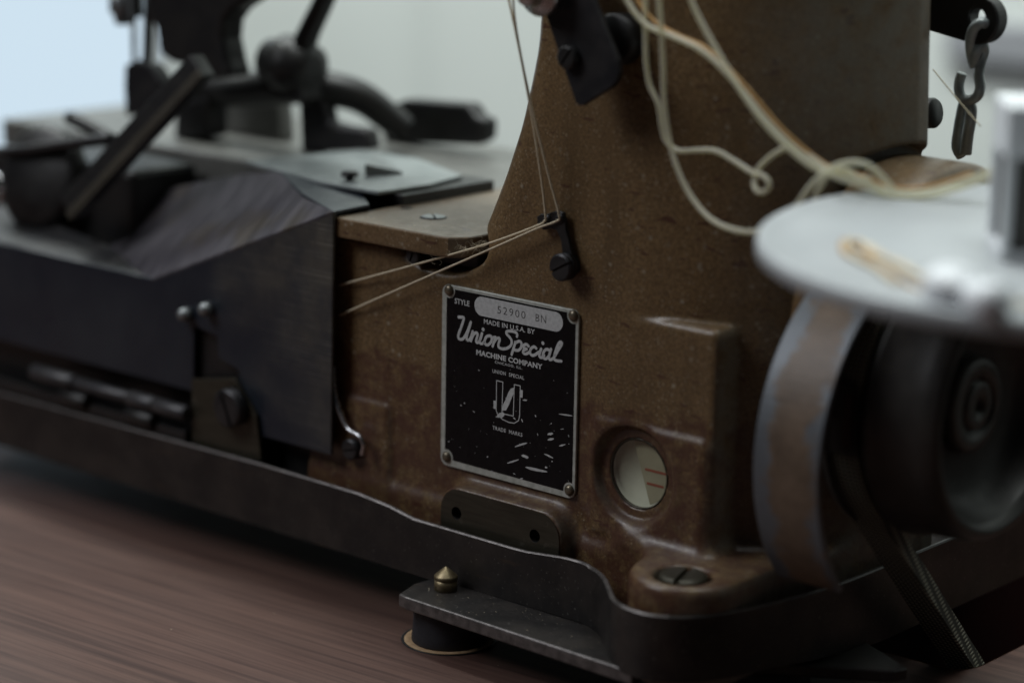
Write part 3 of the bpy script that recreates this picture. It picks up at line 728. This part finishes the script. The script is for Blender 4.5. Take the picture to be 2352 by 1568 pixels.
MB().lathe([(0, 1.7), (7.5, 1.7), (7.6, 3.4), (8.6, 3.7), (9.6, 3.2), (9.8, 0)], p, (0, 0, 1), 18).build('thumb_screw', 'black', mach)

# ---- thread guide on the column face
g = MB().prism([(x, -3.2, z) for x, z in [(14.6, 64.2), (14.3, 66.8), (16.2, 68.2), (19.2, 68.6), (21.6, 69.6), (24.2, 70.4), (26.6, 70.0), (27.6, 67.6), (28.0, 64.0), (29.8, 59.4), (31.2, 55.0), (31.5, 51.0), (30.0, 48.2), (27.3, 48.6), (26.2, 51.5), (26.6, 55.5), (25.6, 60.5), (23.6, 63.2), (20.6, 63.4), (17.4, 62.4)]], (0, 1.5, 0)).build('thread_guide', 'black', mach, 0.35)
for x, z in ((19.2, 66.4), (25.3, 67.6)): MB().lathe([(-0.5, 0.9), (-0.9, 1.2), (-0.5, 1.75), (0.2, 1.9), (0.3, 0.9)], (x, -3.3, z), (0, -1, 0), 16).build('eyelet', 'blued', g)
screw('guide_screw', (28.9, -3.2, 51.0), (0, -1, 0), 5.0, 4.2, 'blued', g, 0.5, 0.9)
MB().cyl((28.9, 0.6, 51), (28.9, -1.7, 51), 3.6).build('spacer', 'black', g)

# ---- tension bracket at the top of the column
py = -15
bk = [at(x, y, 'Y', py) for x, y in ((1196, -130), (1250, 26), (1322, 238), (1330, 243), (1338, 243), (1405, 201), (1416, 187), (1421, 166), (1418, 138), (1310, -130))]
bko = MB().prism(bk, (0, 2.6, 0)).build('tension_bracket', 'blued', mach, 0.5, 2, 'dark flat tension bracket near the top of the column')
q = at(1312, 132, 'Y', py)
screw('bracket_screw', q, (0, -1, 0), 4.0, 3.2, 'black', bko, 0.9, 0.9)
q = at(1405, 92, 'Y', -6)
MB().lathe([(0, 9), (9, 9), (10, 8), (10, 0)], (q[0], 4, q[2]), (0, -1, 0), 28).build('bracket_boss', 'black', bko)
q = at(1238, -18, 'Y', -21)
MB().lathe([(-4, 4), (-3, 8.0), (-0.5, 8.6), (0.8, 8.0), (2.4, 5.4), (3.4, 4.6), (7, 4.4), (7.6, 3.6), (7.8, 0)], q, (0, -1, 0.0), 32).build('tension_disc', 'steel', bko)

# ---- thread wire hook and screw at the foot of the cover
q = at(812, 1030, 'Y', -3.0)
screw('hook_screw', (q[0], -2.4, q[2]), (0, -1, 0), 4.2, 3.4, 'blued', mach, 0.3, 0.9)
wp = [at(768, 840, 'Y', -2), at(767, 880, 'Y', -4), at(772, 915, 'Y', -5), at(785, 955, 'Y', -5.5), at(800, 985, 'Y', -6), at(825, 1002, 'Y', -6.5), at(835, 1022, 'Y', -6.5), at(831, 1045, 'Y', -6.5)]
MB().tube(wp, [0.7, 1.0, 1.2, 1.1, 1.0, 1.0, 0.9, 0.9], 10, 6).build('wire_hook', 'steel', mach)

# ---- folded sheet-steel front cover
YF = -8.0
A = (-192, YF, 14.0); B = (-84.5, YF, 56.5)
cov = MB().prism([(-84.5, YF, 56.5), (-85.8, YF, -41), (-138, YF, -41), (-139, YF, -16), (-151, YF, -13), (-152, YF, -4), (-166, YF, -2), (-167, YF, -30), (-330, YF, -30), (-330, YF, 15), (-192, YF, 14)], (0, 1.6, 0)).build('front_cover', 'sheet', mach, 0.5, 2, 'dark sheet steel cover with scratched right end')
# sloping top panels
D = (-150.0, 26.0, 60.0); B2 = (-116, 6, 57.6); E_ = (-222, 30, 44.0); G = (-150, 62, 60)
def panel(name, pts, mat='sheet', parent=cov, th=(0, 0, -1.4)): return MB().prism(pts, th).build(name, mat, parent, 0.25)
pn = np.array((-1445, -3160, 3655.0)); pn /= np.linalg.norm(pn)
def atp(x, y):
    q = np.array(at(x, y, 'Y', 0)); g = q-CAM; t = np.dot(np.array(A)-CAM, pn)/np.dot(g, pn); return tuple(CAM+g*t)
panel('sloping_panel', [A, B, atp(704, 450), atp(640, 394), atp(560, 398), atp(400, 430), atp(330, 455), atp(190, 588)], 'panel')
panel('top_panel', [(-84.6, YF+0.2, 56.4), (-84.8, 12, 56.8), (-130, 46, 58.5), (-150, 26, 60), (-116, 6, 57.6)])
panel('left_slope', [(-196, YF+0.2, 13.9), (-236, 6, 20), (-330, 20, 24), (-330, YF+0.2, 14.9)], 'blued')
# small knobs, latch window plate, hinge rod
for px, py in ((426, 722), (474, 710)):
    q = at(px, py, 'Y', -10); MB().lathe([(-3, 3.0), (2, 3.0), (3.6, 2.4), (4.4, 1.2), (4.6, 0)], (q[0], YF-1, q[2]), (0, -1, 0), 20).build('knob_screw', 'steel_dim', cov)
MB().box(-168, -137, -4.6, -3.2, -43, 0).build('window_back', 'black', cov)
lp = MB().prism([(-166, -9.9, -24), (-139.5, -9.9, -19), (-127, -9.9, -32), (-124, -9.9, -51), (-166, -9.9, -55)], (0, 1.7, 0)).build('latch_plate', 'machined', cov, 0.4)
q = at(532, 935, 'Y', -12)
screw('latch_screw', (q[0], -9.9, q[2]), (0, -1, 0), 8.0, 5.5, 'blued', lp, 2.0, 1.6)
rod = MB()
for x0, x1, r in ((-268, -240, 3.4), (-239.8, -203, 2.6), (-202.8, -186, 3.4), (-185.8, -166, 3.3)): rod.cyl((x0, -12, -38.5), (x1, -12, -38.5), r, 20, 0.5)
rod.build('hinge_rod', 'rod', cov)
MB().box(-330, -168, -12, -8.2, -52, -46.5).build('cover_ledge', 'black', cov, 0.5)
for x in (-240, -196): MB().cyl((x-9, -11.4, -46.0), (x+9, -11.4, -46.0), 3.8, 20, 0.8).build('hinge_barrel', 'black', cov)
MB().box(-99, -88.2, 1.5, 8, -60, 44).build('cover_gap_shade', 'black', mach)  # black strip put in for the shaded gap between cover and body

# ---- needle head and presser parts (far end, out of focus)
def pz(pts, y, dy): return MB().prism([at(a, b, 'Y', y) for a, b in pts], (0, dy, 0))
hd = pz([(322, -420), (600, -420), (590, -15), (530, 25), (512, 50), (508, 90), (518, 140), (530, 178), (470, 186), (440, 155), (395, 145), (362, 125), (354, 62), (335, 50)], 60, 14).build('needle_head', 'black', mach, 3, 3, 'dark needle head at the far end of the arm')
nb = MB(); q = at(284, -300, 'Y', 60); q1 = at(284, -20, 'Y', 60); nb.cyl(q, q1, 4.5); nb.lathe([(0, 4.5), (1, 6.6), (9, 6.8), (11, 5), (15, 4)], q1, (0, 0, -1), 18); q2 = at(306, 30, 'Y', 60); nb.lathe([(0, 1.4), (22, 1.1), (27, 0.4)], q2, (0, 0, -1), 10); nb.box(q1[0]-3, q2[0]+3, 57, 63, q2[2]-2, q2[2]+9)
nb.build('needle_bar', 'steel_dim', hd)
q = at(355, -200, 'Y', 66); q1 = at(312, 200, 'Y', 66)
pz([(286, 150), (312, 138), (345, 150), (372, 190), (360, 225), (330, 262), (288, 268), (284, 200)], 58, 8).build('presser_foot', 'blued', hd, 1)
MB().tube([at(338, 160, 'Y', 66), at(342, 40, 'Y', 66), at(346, -200, 'Y', 66)], 2.6, 10, 3).build('presser_bar', 'steel_dim', hd)
lv = MB(); kn = at(672, 150, 'Y', 92)
lv.lathe([(-15, 6), (-14, 9.5), (-6, 11.0), (-5, 13.2), (4, 13.6), (6, 11.5), (12, 10.5), (13, 6)], kn, (0.95, 0.1, -0.1), 24); lv.box(kn[0]-9, kn[0]+12, kn[1]-6, kn[1]+6, kn[2]-14, kn[2]+1)
lv.tube([at(690, 125, 'Y', 92), at(712, 70, 'Y', 92), at(745, 0, 'Y', 92), at(800, -130, 'Y', 92)], [6, 5, 4.6, 4.6], 12, 5)
lv.build('lifter_lever', 'black', mach)
MB().tube([at(455, 205, 'Y', 92), at(560, 208, 'Y', 94), at(660, 195, 'Y', 98), at(760, 205, 'Y', 108), at(830, 225, 'Y', 118), at(890, 268, 'Y', 128), at(930, 300, 'Y', 134)], [7, 8, 9, 8, 7.5, 7, 6.5], 14, 6).build('lifter_arm', 'black', mach)
pz([(870, 262), (908, 236), (930, 228), (1072, 238), (1090, 266), (1112, 276), (1110, 322), (1090, 334), (880, 328)], 148, 10).build('feed_block', 'black', mach, 2)
pz([(684, 232), (742, 228), (752, 280), (790, 292), (840, 296), (850, 345), (690, 352)], 100, 8).build('foot_block', 'blued', mach, 2)
pz([(478, 222), (640, 228), (648, 330), (480, 330)], 112, 10).build('gear_box', 'grey_enamel', mach, 3)
pz([(400, 232), (472, 224), (474, 318), (398, 330)], 84, 14).build('gear_box_cap', 'blued', mach, 2)
# slanted guide bar and folder parts at the left
a = np.array(at(452, 150, 'Y', 16)); b = np.array(at(150, 480, 'Y', -2))
d = b-a; L = np.linalg.norm(d); d /= L; nv = np.cross(d, (0, 1, 0)); nv /= np.linalg.norm(nv)
gb = MB()
gb.prism([a+nv*6, a-nv*6, b-nv*6, b+nv*6], (0, 7, 0)); gb.build('slant_bar', 'black', mach, 1.0)
gb = MB(); gb.prism([a+nv*9, a+nv*7.1, b+nv*7.1, b+nv*9], (0, -3, 0)); 
e = MB(); s_ = 1 if nv[2] < 0 else -1
e.prism([a+nv*s_*6.1+(0, -1.2, 0), a+nv*s_*1.8+(0, -1.2, 0), b+nv*s_*1.8+(0, -1.2, 0), b+nv*s_*6.1+(0, -1.2, 0)], (0, 1.1, 0)); e.build('slant_bar_lit_face', 'strip', mach, 0.3)  # lighter strip painted on as the lit face of the slanted bar
MB().tube([at(160, 270, 'Y', 30), at(230, 305, 'Y', 28), at(280, 345, 'Y', 26)], 3.2, 10, 4).build('feeler_rod', 'black', mach)
q = at(135, 345, 'Y', 20)
MB().lathe([(0, 24), (6, 24), (9, 20), (9, 0)], (q[0]-8, 20, q[2]-14), (0.1, -1, 0.25), 40).build('folder_drum', 'black', mach)
MB().tube([at(-40, 352, 'Y', 12), at(60, 345, 'Y', 12), at(170, 330, 'Y', 14), at(260, 318, 'Y', 18)], 4.2, 10, 5, flat=0.6).build('folder_rail', 'blued', mach)
ringp = [(-304+6.5*math.cos(t), -4, 38+6.5*math.sin(t)) for t in np.linspace(0, 2*math.pi, 20)]
MB().tube(ringp, 1.6, 8, 3).build('thread_ring', 'steel', mach)
MB().box(-330, -240, 22, 60, 10, 50).build('folder_base', 'black', mach, 3)

# ---- shaft housing cover, belt guard, pulley
AX = (42.0, 18.0)
hc = MB().lathe([(-8, 49), (-2.0, 49), (-2.0, 55.0), (-0.8, 56.5), (23, 56.0), (26, 54), (27.5, 48), (28, 0)], (122.5, 62, 38.5), (1, 0, 0), 96).build('shaft_cover', 'brown', mach, 0, label='round brown shaft cover on the end of the column')
gc = (40.0, 3.5); R0, R1 = 62.5, 64.4; gx0, gx1 = 128.0, 153.5; vs = []; fs = []; NA = 40
for k in range(NA+1):
    t = math.radians(118+(222.5-118)*k/NA); sk = 0.0
    for (x, rr) in ((gx0, R1), (gx1, R1), (gx1, R0), (gx0, R0)):
        vs.append((x, gc[0]+rr*math.cos(t), gc[1]+rr*math.sin(t)))
for k in range(NA):
    for j in range(4): fs.append((k*4+j, k*4+(j+1) % 4, k*4+4+(j+1) % 4, k*4+4+j))
fs += [(0, 1, 2, 3), (NA*4+3, NA*4+2, NA*4+1, NA*4)]
gm = MB(); gm.add(vs, fs)
gm.build('belt_guard', guard_mat(0.01275), mach, 0.4, 2, 'curved belt guard with brown paint chipped to grey metal')
pu = MB().lathe([(0, 20), (1, 47.5), (4, 48), (9, 41.5), (13, 41.5), (18, 47), (20, 47), (21, 45.8), (37, 45), (42, 43.6), (43.5, 42.6), (43.5, 40.4), (40, 38.2), (33, 35), (30, 30), (29, 24), (28, 18.5), (28, 2)], (139, AX[0], AX[1]), (1, 0, 0), 72).build('pulley_wheel', 'wheel', mach, 0, label='black dished pulley wheel')
MB().lathe([(27, 17), (32, 16.2), (33, 15.2), (33, 10.4), (30.0, 10.0), (30.0, 8.8), (33.0, 8.2), (33.5, 7.4), (33.5, 2.8), (29, 2.6), (29, 0)], (139, AX[0], AX[1]), (1, 0, 0), 40).build('hub', 'hub_grey', pu)
MB().cyl((124, AX[0], AX[1]), (140, AX[0], AX[1]), 9).build('shaft', 'steel_dim', pu)
# lever behind the column with its eye
ly = 100
lc = at(2255, 45, 'Y', ly); ring = []
lev = MB()
c2 = np.array([lc[0], lc[2]]); RO, RI = 8.6, 3.1
tl = [at(2120, -70, 'Y', ly), at(2120, 62, 'Y', ly)]
outer_p = [(tl[0][0], tl[0][2])]+[(c2[0]+RO*math.cos(t), c2[1]+RO*math.sin(t)) for t in np.linspace(math.radians(118), math.radians(-100), 22)]+[(tl[1][0], tl[1][2])]
hole_p = [(c2[0]+RI*math.cos(t), c2[1]+0.8+RI*math.sin(t)) for t in np.linspace(0, 2*math.pi, 20, endpoint=False)]
bm = bmesh.new()
for yy in (ly-3.5, ly+3.5):
    es = []
    for Lp in (outer_p, hole_p):
        v_ = [bm.verts.new((x, yy, z)) for x, z in Lp]; es += [bm.edges.new((v_[i], v_[(i+1) % len(v_)])) for i in range(len(v_))]
    bmesh.ops.triangle_fill(bm, edges=es, use_beauty=True)
bm.verts.ensure_lookup_table(); n1, n2 = len(outer_p), len(hole_p)
for b0, n_ in ((0, n1), (n1, n2)):
    for i in range(n_): bm.faces.new([bm.verts[b0+i], bm.verts[b0+(i+1) % n_], bm.verts[n1+n2+b0+(i+1) % n_], bm.verts[n1+n2+b0+i]])
bm.verts.index_update()
lev.add([v.co[:] for v in bm.verts], [tuple(v.index for v in f.verts) for f in bm.faces]); bm.free()
lev.build('lifting_lever', 'black', mach, 0.8, 2, 'black lever with an eye behind the column')
q = at(2142, 262, 'Y', 96)
MB().lathe([(-4, 5.5), (3, 5.5), (4, 4.8), (4, 0)], (q[0]-2.5, 96, q[2]), (0.75, 0, 0.1), 24).build('side_screw', 'black', mach)

# ------------------------------------------------------------------ chain hooks hanging from the lever
def z3(x, y): return ((2560+x/1.8375)/1.63265, (y/1.8375)/1.63265)
def hook(name, pts, r, label):
    P = [at(*z3(x, y), 'Y', Y_) for x, y, Y_ in pts]
    o = MB().tube(P, r, 12, 7).build(name, 'hook')
    return tag(o, label, 'hook', 'chain links hanging from the lever')
hook('chain_hook', [(2085, 232, 104), (2092, 175, 99), (2062, 158, 95), (2012, 190, 95), (1985, 260, 96), (1982, 340, 98), (1996, 420, 100), (2012, 455, 101)], 1.9, 'upper open hook through the eye of the black lever')
hook('chain_hook', [(2006, 440, 100), (2020, 360, 98.5), (2062, 310, 100), (2078, 350, 102), (2056, 430, 101.5), (2042, 520, 100), (2050, 600, 99), (2030, 662, 98.5), (1980, 690, 98.5), (1925, 676, 99), (1905, 620, 99.5), (1908, 560, 100), (1925, 508, 100)], 1.9, 'middle S shaped hook with its open end turned up')
hook('chain_hook', [(1925, 1075, 101), (1893, 1010, 101.5), (1905, 900, 102), (1922, 800, 102), (1945, 712, 101.5), (1985, 740, 100), (1982, 830, 99.5), (1965, 930, 99.5), (1950, 1060, 100)], 2.2, 'lowest steel link just above the round brown cover')

# ------------------------------------------------------------------ belt
bt_pts = []
for k in range(26):
    t = math.radians(60+(225-60)*k/25); bt_pts.append((147.5, AX[0]+43.2*math.cos(t), AX[1]+43.2*math.sin(t)))
p0 = np.array(bt_pts[-1]); p1 = np.array((140.0, 100.5, -98.0))
for k in range(1, 13): bt_pts.append(tuple(p0+(p1-p0)*k/10))
P = np.array(bt_pts); T = np.gradient(P, axis=0); T /= np.linalg.norm(T, axis=1)[:, None]
vs = []; fs = []
for i in range(len(P)):
    out = np.cross(T[i], (1, 0, 0)); out /= np.linalg.norm(out)
    if np.dot(out, P[i]-np.array((P[i][0], AX[0], AX[1]))) < 0 and i < 26: out = -out
    if i >= 26: out = np.array((0, -0.7, -0.7))
    for (x, h) in ((-6.2, 3.4), (6.2, 3.4), (6.6, 2.8), (4.0, -4.6), (-4.0, -4.6), (-6.6, 2.8)): vs.append(P[i]+np.array((x, 0, 0))+out*h)
for i in range(len(P)-1):
    for j in range(6): fs.append((i*6+j, i*6+(j+1) % 6, i*6+6+(j+1) % 6, i*6+6+j))
mb = MB(); mb.add(vs, fs); bo = mb.build('drive_belt', 'belt')
tag(bo, 'woven fabric drive belt running from the pulley down through the table slot', 'belt')
MB().prism([(-7.2+147.5, AX[0]-46.9, AX[1]+12), (7.2+147.5, AX[0]-46.9, AX[1]+12), (7.2+147.5, AX[0]-47.6, AX[1]+0), (7.2+147.5, AX[0]-45.9, AX[1]-12), (-7.2+147.5, AX[0]-45.9, AX[1]-12), (-7.2+147.5, AX[0]-47.6, AX[1]+0)], (0, 0.8, 0)).build('printed_band', 'black', bo)
MB().box(150.2, 153.2, AX[0]-48.4, AX[0]-47.75, AX[1]-9, AX[1]+9).build('red_print', 'red', bo)
# red frame rail under the table, seen through the slot
rr = MB().box(-120, 420, 296, 312, -420, -123.5).build('frame_panel', 'red', None, 2); tag(rr, 'dark red painted frame panel below the table slot', 'frame panel')

bg_ = MB().box(-40, 430, 318, 330, TZ+0.1, 40).build('dark_backing', 'black', None, 2); tag(bg_, 'black sheet added behind the pulley to block the bright wall', 'plate')  # added black sheet that keeps the bright wall from showing behind the pulley
us = MB().box(-60, 420, 40, 420, -262, -250).build('slot_backing', 'black'); tag(us, 'dark shelf board added below the table slot to hide the bright wall', 'backing')  # added dark board, there to block the bright wall through the slot

# ------------------------------------------------------------------ thread stand in the foreground
DC = (229.0, -25.0, 86.0); RD = 84.0
TN = np.array((0.66*0.05, -0.75*0.05, 1.0)); TN /= np.linalg.norm(TN)
def att(x, y, h):           # a sight line met with the tray surface, h mm above it
    q = np.array(at(x, y, 'Z', 88.0)); g = q-CAM; p0 = np.array(DC)+TN*(2.2+h); return CAM+g*(np.dot(p0-CAM, TN)/np.dot(g, TN))
ts = empty('thread_stand', (DC[0], DC[1], TZ), 'out of focus white plastic thread stand with a round tray and slotted post', 'thread stand')
tr = MB().lathe([(0, 0), (0, RD-4), (-1.6, RD-2.5), (-2.0, RD-1.0), (-1.2, RD), (3.0, RD-0.3), (3.6, RD-1.2), (3.4, RD-2.4), (2.6, RD-5.5), (2.2, RD-10), (2.2, 0)], DC, TN, 128).build('tray', 'white_plastic', ts)
post = MB(); ang = math.radians(38); hw = 15.0
def rot(x, y): return (DC[0]+x*math.cos(ang)-y*math.sin(ang), DC[1]+x*math.sin(ang)+y*math.cos(ang))
def rbx(x0, x1, y0, y1, z0, z1):
    post.prism([rot(x, y)+(z0,) for x, y in ((x0, y0), (x1, y0), (x1, y1), (x0, y1))], (0, 0, z1-z0))
for sx in (-1, 1):
    for sy in (-1, 1): rbx(min(sx*hw, sx*(hw-3)), max(sx*hw, sx*(hw-3)), min(sy*hw, sy*(hw-3)), max(sy*hw, sy*(hw-3)), 90, 117)
rbx(-hw, hw, -hw, hw, 117, 132); rbx(-hw, hw, -hw, hw, 88, 90.5)
post.build('post', 'white_post', ts, 0.8)
MB().prism([rot(x, y)+(90.4,) for x, y in ((-12.4, -12.4), (12.4, -12.4), (12.4, 12.4), (-12.4, 12.4))], (0, 0, 26.8)).build('post_core', 'slot_dark', ts)
MB().cyl((DC[0]+9, DC[1]+8, TZ), (DC[0]+9, DC[1]+8, DC[2]+0.2), 3.4).lathe([(0, 26), (3, 25), (5, 8), (14, 6), (15, 3.5)], (DC[0]+9, DC[1]+8, TZ), (0, 0, 1), 32).build('rod', 'brass', ts)
q = att(2188, 668, 3.5)
MB().lathe([(-6, 5), (-3, 8.2), (3, 8.2), (5, 6), (6, 0)], q+(0, 0, 0.5), (0.2, -0.1, 1), 24).lathe([(0, 3), (14, 5.5), (19, 5.0), (20, 0)], q, (0.95, -0.3, 0.0), 20).build('wing_knob', 'white_post', ts)
def lay(name, pts, r, mat, label, cat, group=None):
    o = MB().tube(pts, r, 8, 8).build(name, mat); return tag(o, label, cat, group)
lay('thread_tail', [att(x, y, 0.9) for x, y in ((2010, 590), (1968, 572), (1940, 552), (1932, 568), (1950, 586), (1995, 596), (2040, 620), (2085, 650), (2130, 668), (2160, 684))], 0.5, 'thread_orange', 'amber thread tail curled on the white tray', 'thread')
lay('thread_tail', [att(x, y, 1.1) for x, y in ((2060, 648), (2010, 612), (1962, 590), (1942, 566), (1958, 552), (1996, 566), (2040, 596), (2090, 622), (2140, 652), (2175, 690), (2225, 704), (2290, 690), (2370, 700))], 0.8, 'thread', 'cream thread tail looped on the white tray beside the knob', 'thread')
lay('thread_tail', [att(x, y, 0.7) for x, y in ((1975, 556), (2010, 584), (2070, 606), (2120, 640), (2150, 664))], 0.7, 'thread', 'short straight cream thread on the white tray', 'thread')

# ------------------------------------------------------------------ threads through the guide
e1 = at(1253, 503, 'Y', -4.3); e2 = at(1284, 499, 'Y', -4.3)
def thr(pts, r, label, sub=5):
    o = MB().tube(pts, r, 8, sub).build('sewing_thread', 'thread'); return tag(o, label, 'thread', 'sewing threads through the guide')
thr([at(1160, -40, 'Y', -22), at(1192, 110, 'Y', -18), at(1222, 270, 'Y', -12), at(1246, 430, 'Y', -6.5), at(1253, 497, 'Y', -4.6), at(1250, 508, 'Y', -4.2), at(1232, 519, 'Y', -4.6), at(1120, 560, 'Y', -5.2), at(960, 606, 'Y', -4.0), at(780, 655, 'Y', -2)], 0.42, 'thread of the pair at the guide that runs higher on its way left')
thr([at(1176, -40, 'Y', -23), at(1186, 70, 'Y', -19), at(1220, 240, 'Y', -13), at(1262, 410, 'Y', -7), at(1284, 492, 'Y', -4.6), at(1278, 508, 'Y', -4.0), at(1236, 524, 'Y', -4.7), at(1150, 562, 'Y', -5.4), at(980, 636, 'Y', -4.2), at(780, 724, 'Y', -2)], 0.42, 'thread of the pair at the guide that runs lower on its way left')
# lint caught on the upper thread
mb = MB(); rs = random.Random(11)
for k in range(46):
    px = rs.uniform(1058, 1120) if k < 36 else rs.uniform(960, 1060); py = 560+(1120-px)*0.288
    c = np.array(at(px, py, 'Y', -5.0)); pts = [c]
    for j in range(4): c = c+np.array([rs.uniform(-1.6, 1.6), rs.uniform(-1.0, 0.6), rs.uniform(-1.3, 1.5)]); pts.append(c)
    mb.tube(pts, 0.035, 4, 3)
lint = mb.build('lint', 'thread'); lint['kind'] = 'stuff'; lint['label'] = 'fuzzy lint caught on the upper thread'
MB().tube([at(2143, 160, 'Y', 92), at(2180, 205, 'Y', 88), at(2215, 247, 'Y', 84), at(2252, 290, 'Y', 78)], 0.22, 6, 5).build('loose_thread', 'thread')
tag(bpy.data.objects['loose_thread'], 'fine loose thread crossing the chain at the right of the column', 'thread')

# ------------------------------------------------------------------ translucent tubes in front of the column
def tube(pts, r, mat, label):
    o = MB().tube([at(x, y, 'Y', Y_) for x, y, Y_ in pts], r, 14, 8).build('nylon_tube', mat); return tag(o, label, 'tube', 'nylon tubes in front of the column')
tube([(1482, -40, -20), (1482, 60, -19), (1484, 140, -18), (1492, 195, -17), (1512, 240, -16), (1520, 290, -15), (1530, 325, -14), (1560, 346, -13), (1600, 345, -12), (1645, 347, -12), (1690, 372, -12), (1728, 396, -13), (1755, 405, -14), (1767, 424, -14.5), (1756, 440, -14), (1738, 438, -12.5), (1732, 418, -11), (1742, 388, -10), (1775, 356, -9), (1815, 337, -8), (1850, 350, -8), (1895, 385, -7), (1940, 402, -5), (2000, 414, -2)], 0.9, 'tube', 'nylon tube that curls into a small loop')
tube([(1510, -40, -22), (1518, 60, -21), (1523, 150, -20), (1525, 230, -19), (1535, 310, -18), (1555, 385, -18), (1590, 455, -18), (1640, 508, -19), (1710, 532, -20), (1775, 522, -20), (1825, 478, -18), (1860, 430, -16), (1900, 392, -14), (1945, 374, -11), (1990, 378, -8), (2025, 405, -5), (2055, 440, -2)], 0.92, 'tube', 'nylon tube that sags in a wide loop to the white tray')
tube([(1425, -40, -22), (1445, 10, -22), (1485, 58, -21), (1545, 84, -20), (1605, 112, -19), (1660, 158, -18), (1715, 222, -17), (1770, 288, -15), (1830, 345, -12), (1890, 386, -9), (1960, 406, -5), (2040, 438, 2), (2130, 440, 8), (2235, 408, 14), (2330, 370, 18)], 0.92, 'tube', 'nylon tube sweeping from the tension bracket down to the right edge')
tube([(1445, -40, -18.5), (1466, 5, -18.5), (1505, 52, -17.5), (1560, 84, -16.5), (1618, 110, -15.5), (1672, 158, -14.5), (1728, 218, -13.5), (1785, 286, -11.5), (1845, 342, -8.5), (1905, 384, -5.5), (1970, 402, -1.5), (2045, 430, 5), (2130, 430, 11), (2235, 398, 17)], 0.75, 'thread_orange', 'amber tube running along the upper side of the bundle')
tube([(1572, -40, -24), (1600, 30, -23), (1640, 105, -22), (1690, 190, -21), (1745, 270, -19), (1805, 335, -16), (1860, 380, -13), (1920, 408, -9), (1985, 428, -4), (2060, 452, 2), (2150, 448, 8), (2240, 420, 13), (2330, 390, 17)], 0.88, 'tube', 'straight nylon tube coming down from the top of the column')
tube([(1962, 398, -4), (1925, 388, -8), (1900, 404, -10), (1880, 436, -11), (1866, 474, -11.5)], 0.88, 'tube', 'short cut nylon tube end pointing down beside the tray')

# ------------------------------------------------------------------ dust flecks on the table, bar and foot
mb = MB(); rs = random.Random(21)
def fleck(x, y, z, r):
    n = 6; a0 = rs.uniform(0, 6); st = rs.uniform(0.4, 1.0)
    p = [(x+r*math.cos(a0+t)*rs.uniform(0.6, 1.2), y+r*st*math.sin(a0+t)*rs.uniform(0.6, 1.2), z) for t in np.linspace(0, 6.283, n, endpoint=False)]
    mb.add(p+[(x, y, z+r*0.5)], [(i, (i+1) % n, n) for i in range(n)])
for k in range(40):
    fleck(rs.uniform(-330, 60), rs.uniform(-190, -20), TZ+0.03, rs.choice((0.1, 0.12, 0.16, 0.3)))
for k in range(40): fleck(rs.uniform(-20, 85), rs.uniform(-36, -15), -75.15, rs.uniform(0.1, 0.28))
for k in range(26): fleck(rs.uniform(-84, -30), rs.uniform(-4, 60), 54.05, rs.uniform(0.12, 0.35))
du = mb.build('dust_flecks', 'thread'); du['kind'] = 'stuff'; du['label'] = 'pale dust flecks scattered on the table and steel bar'
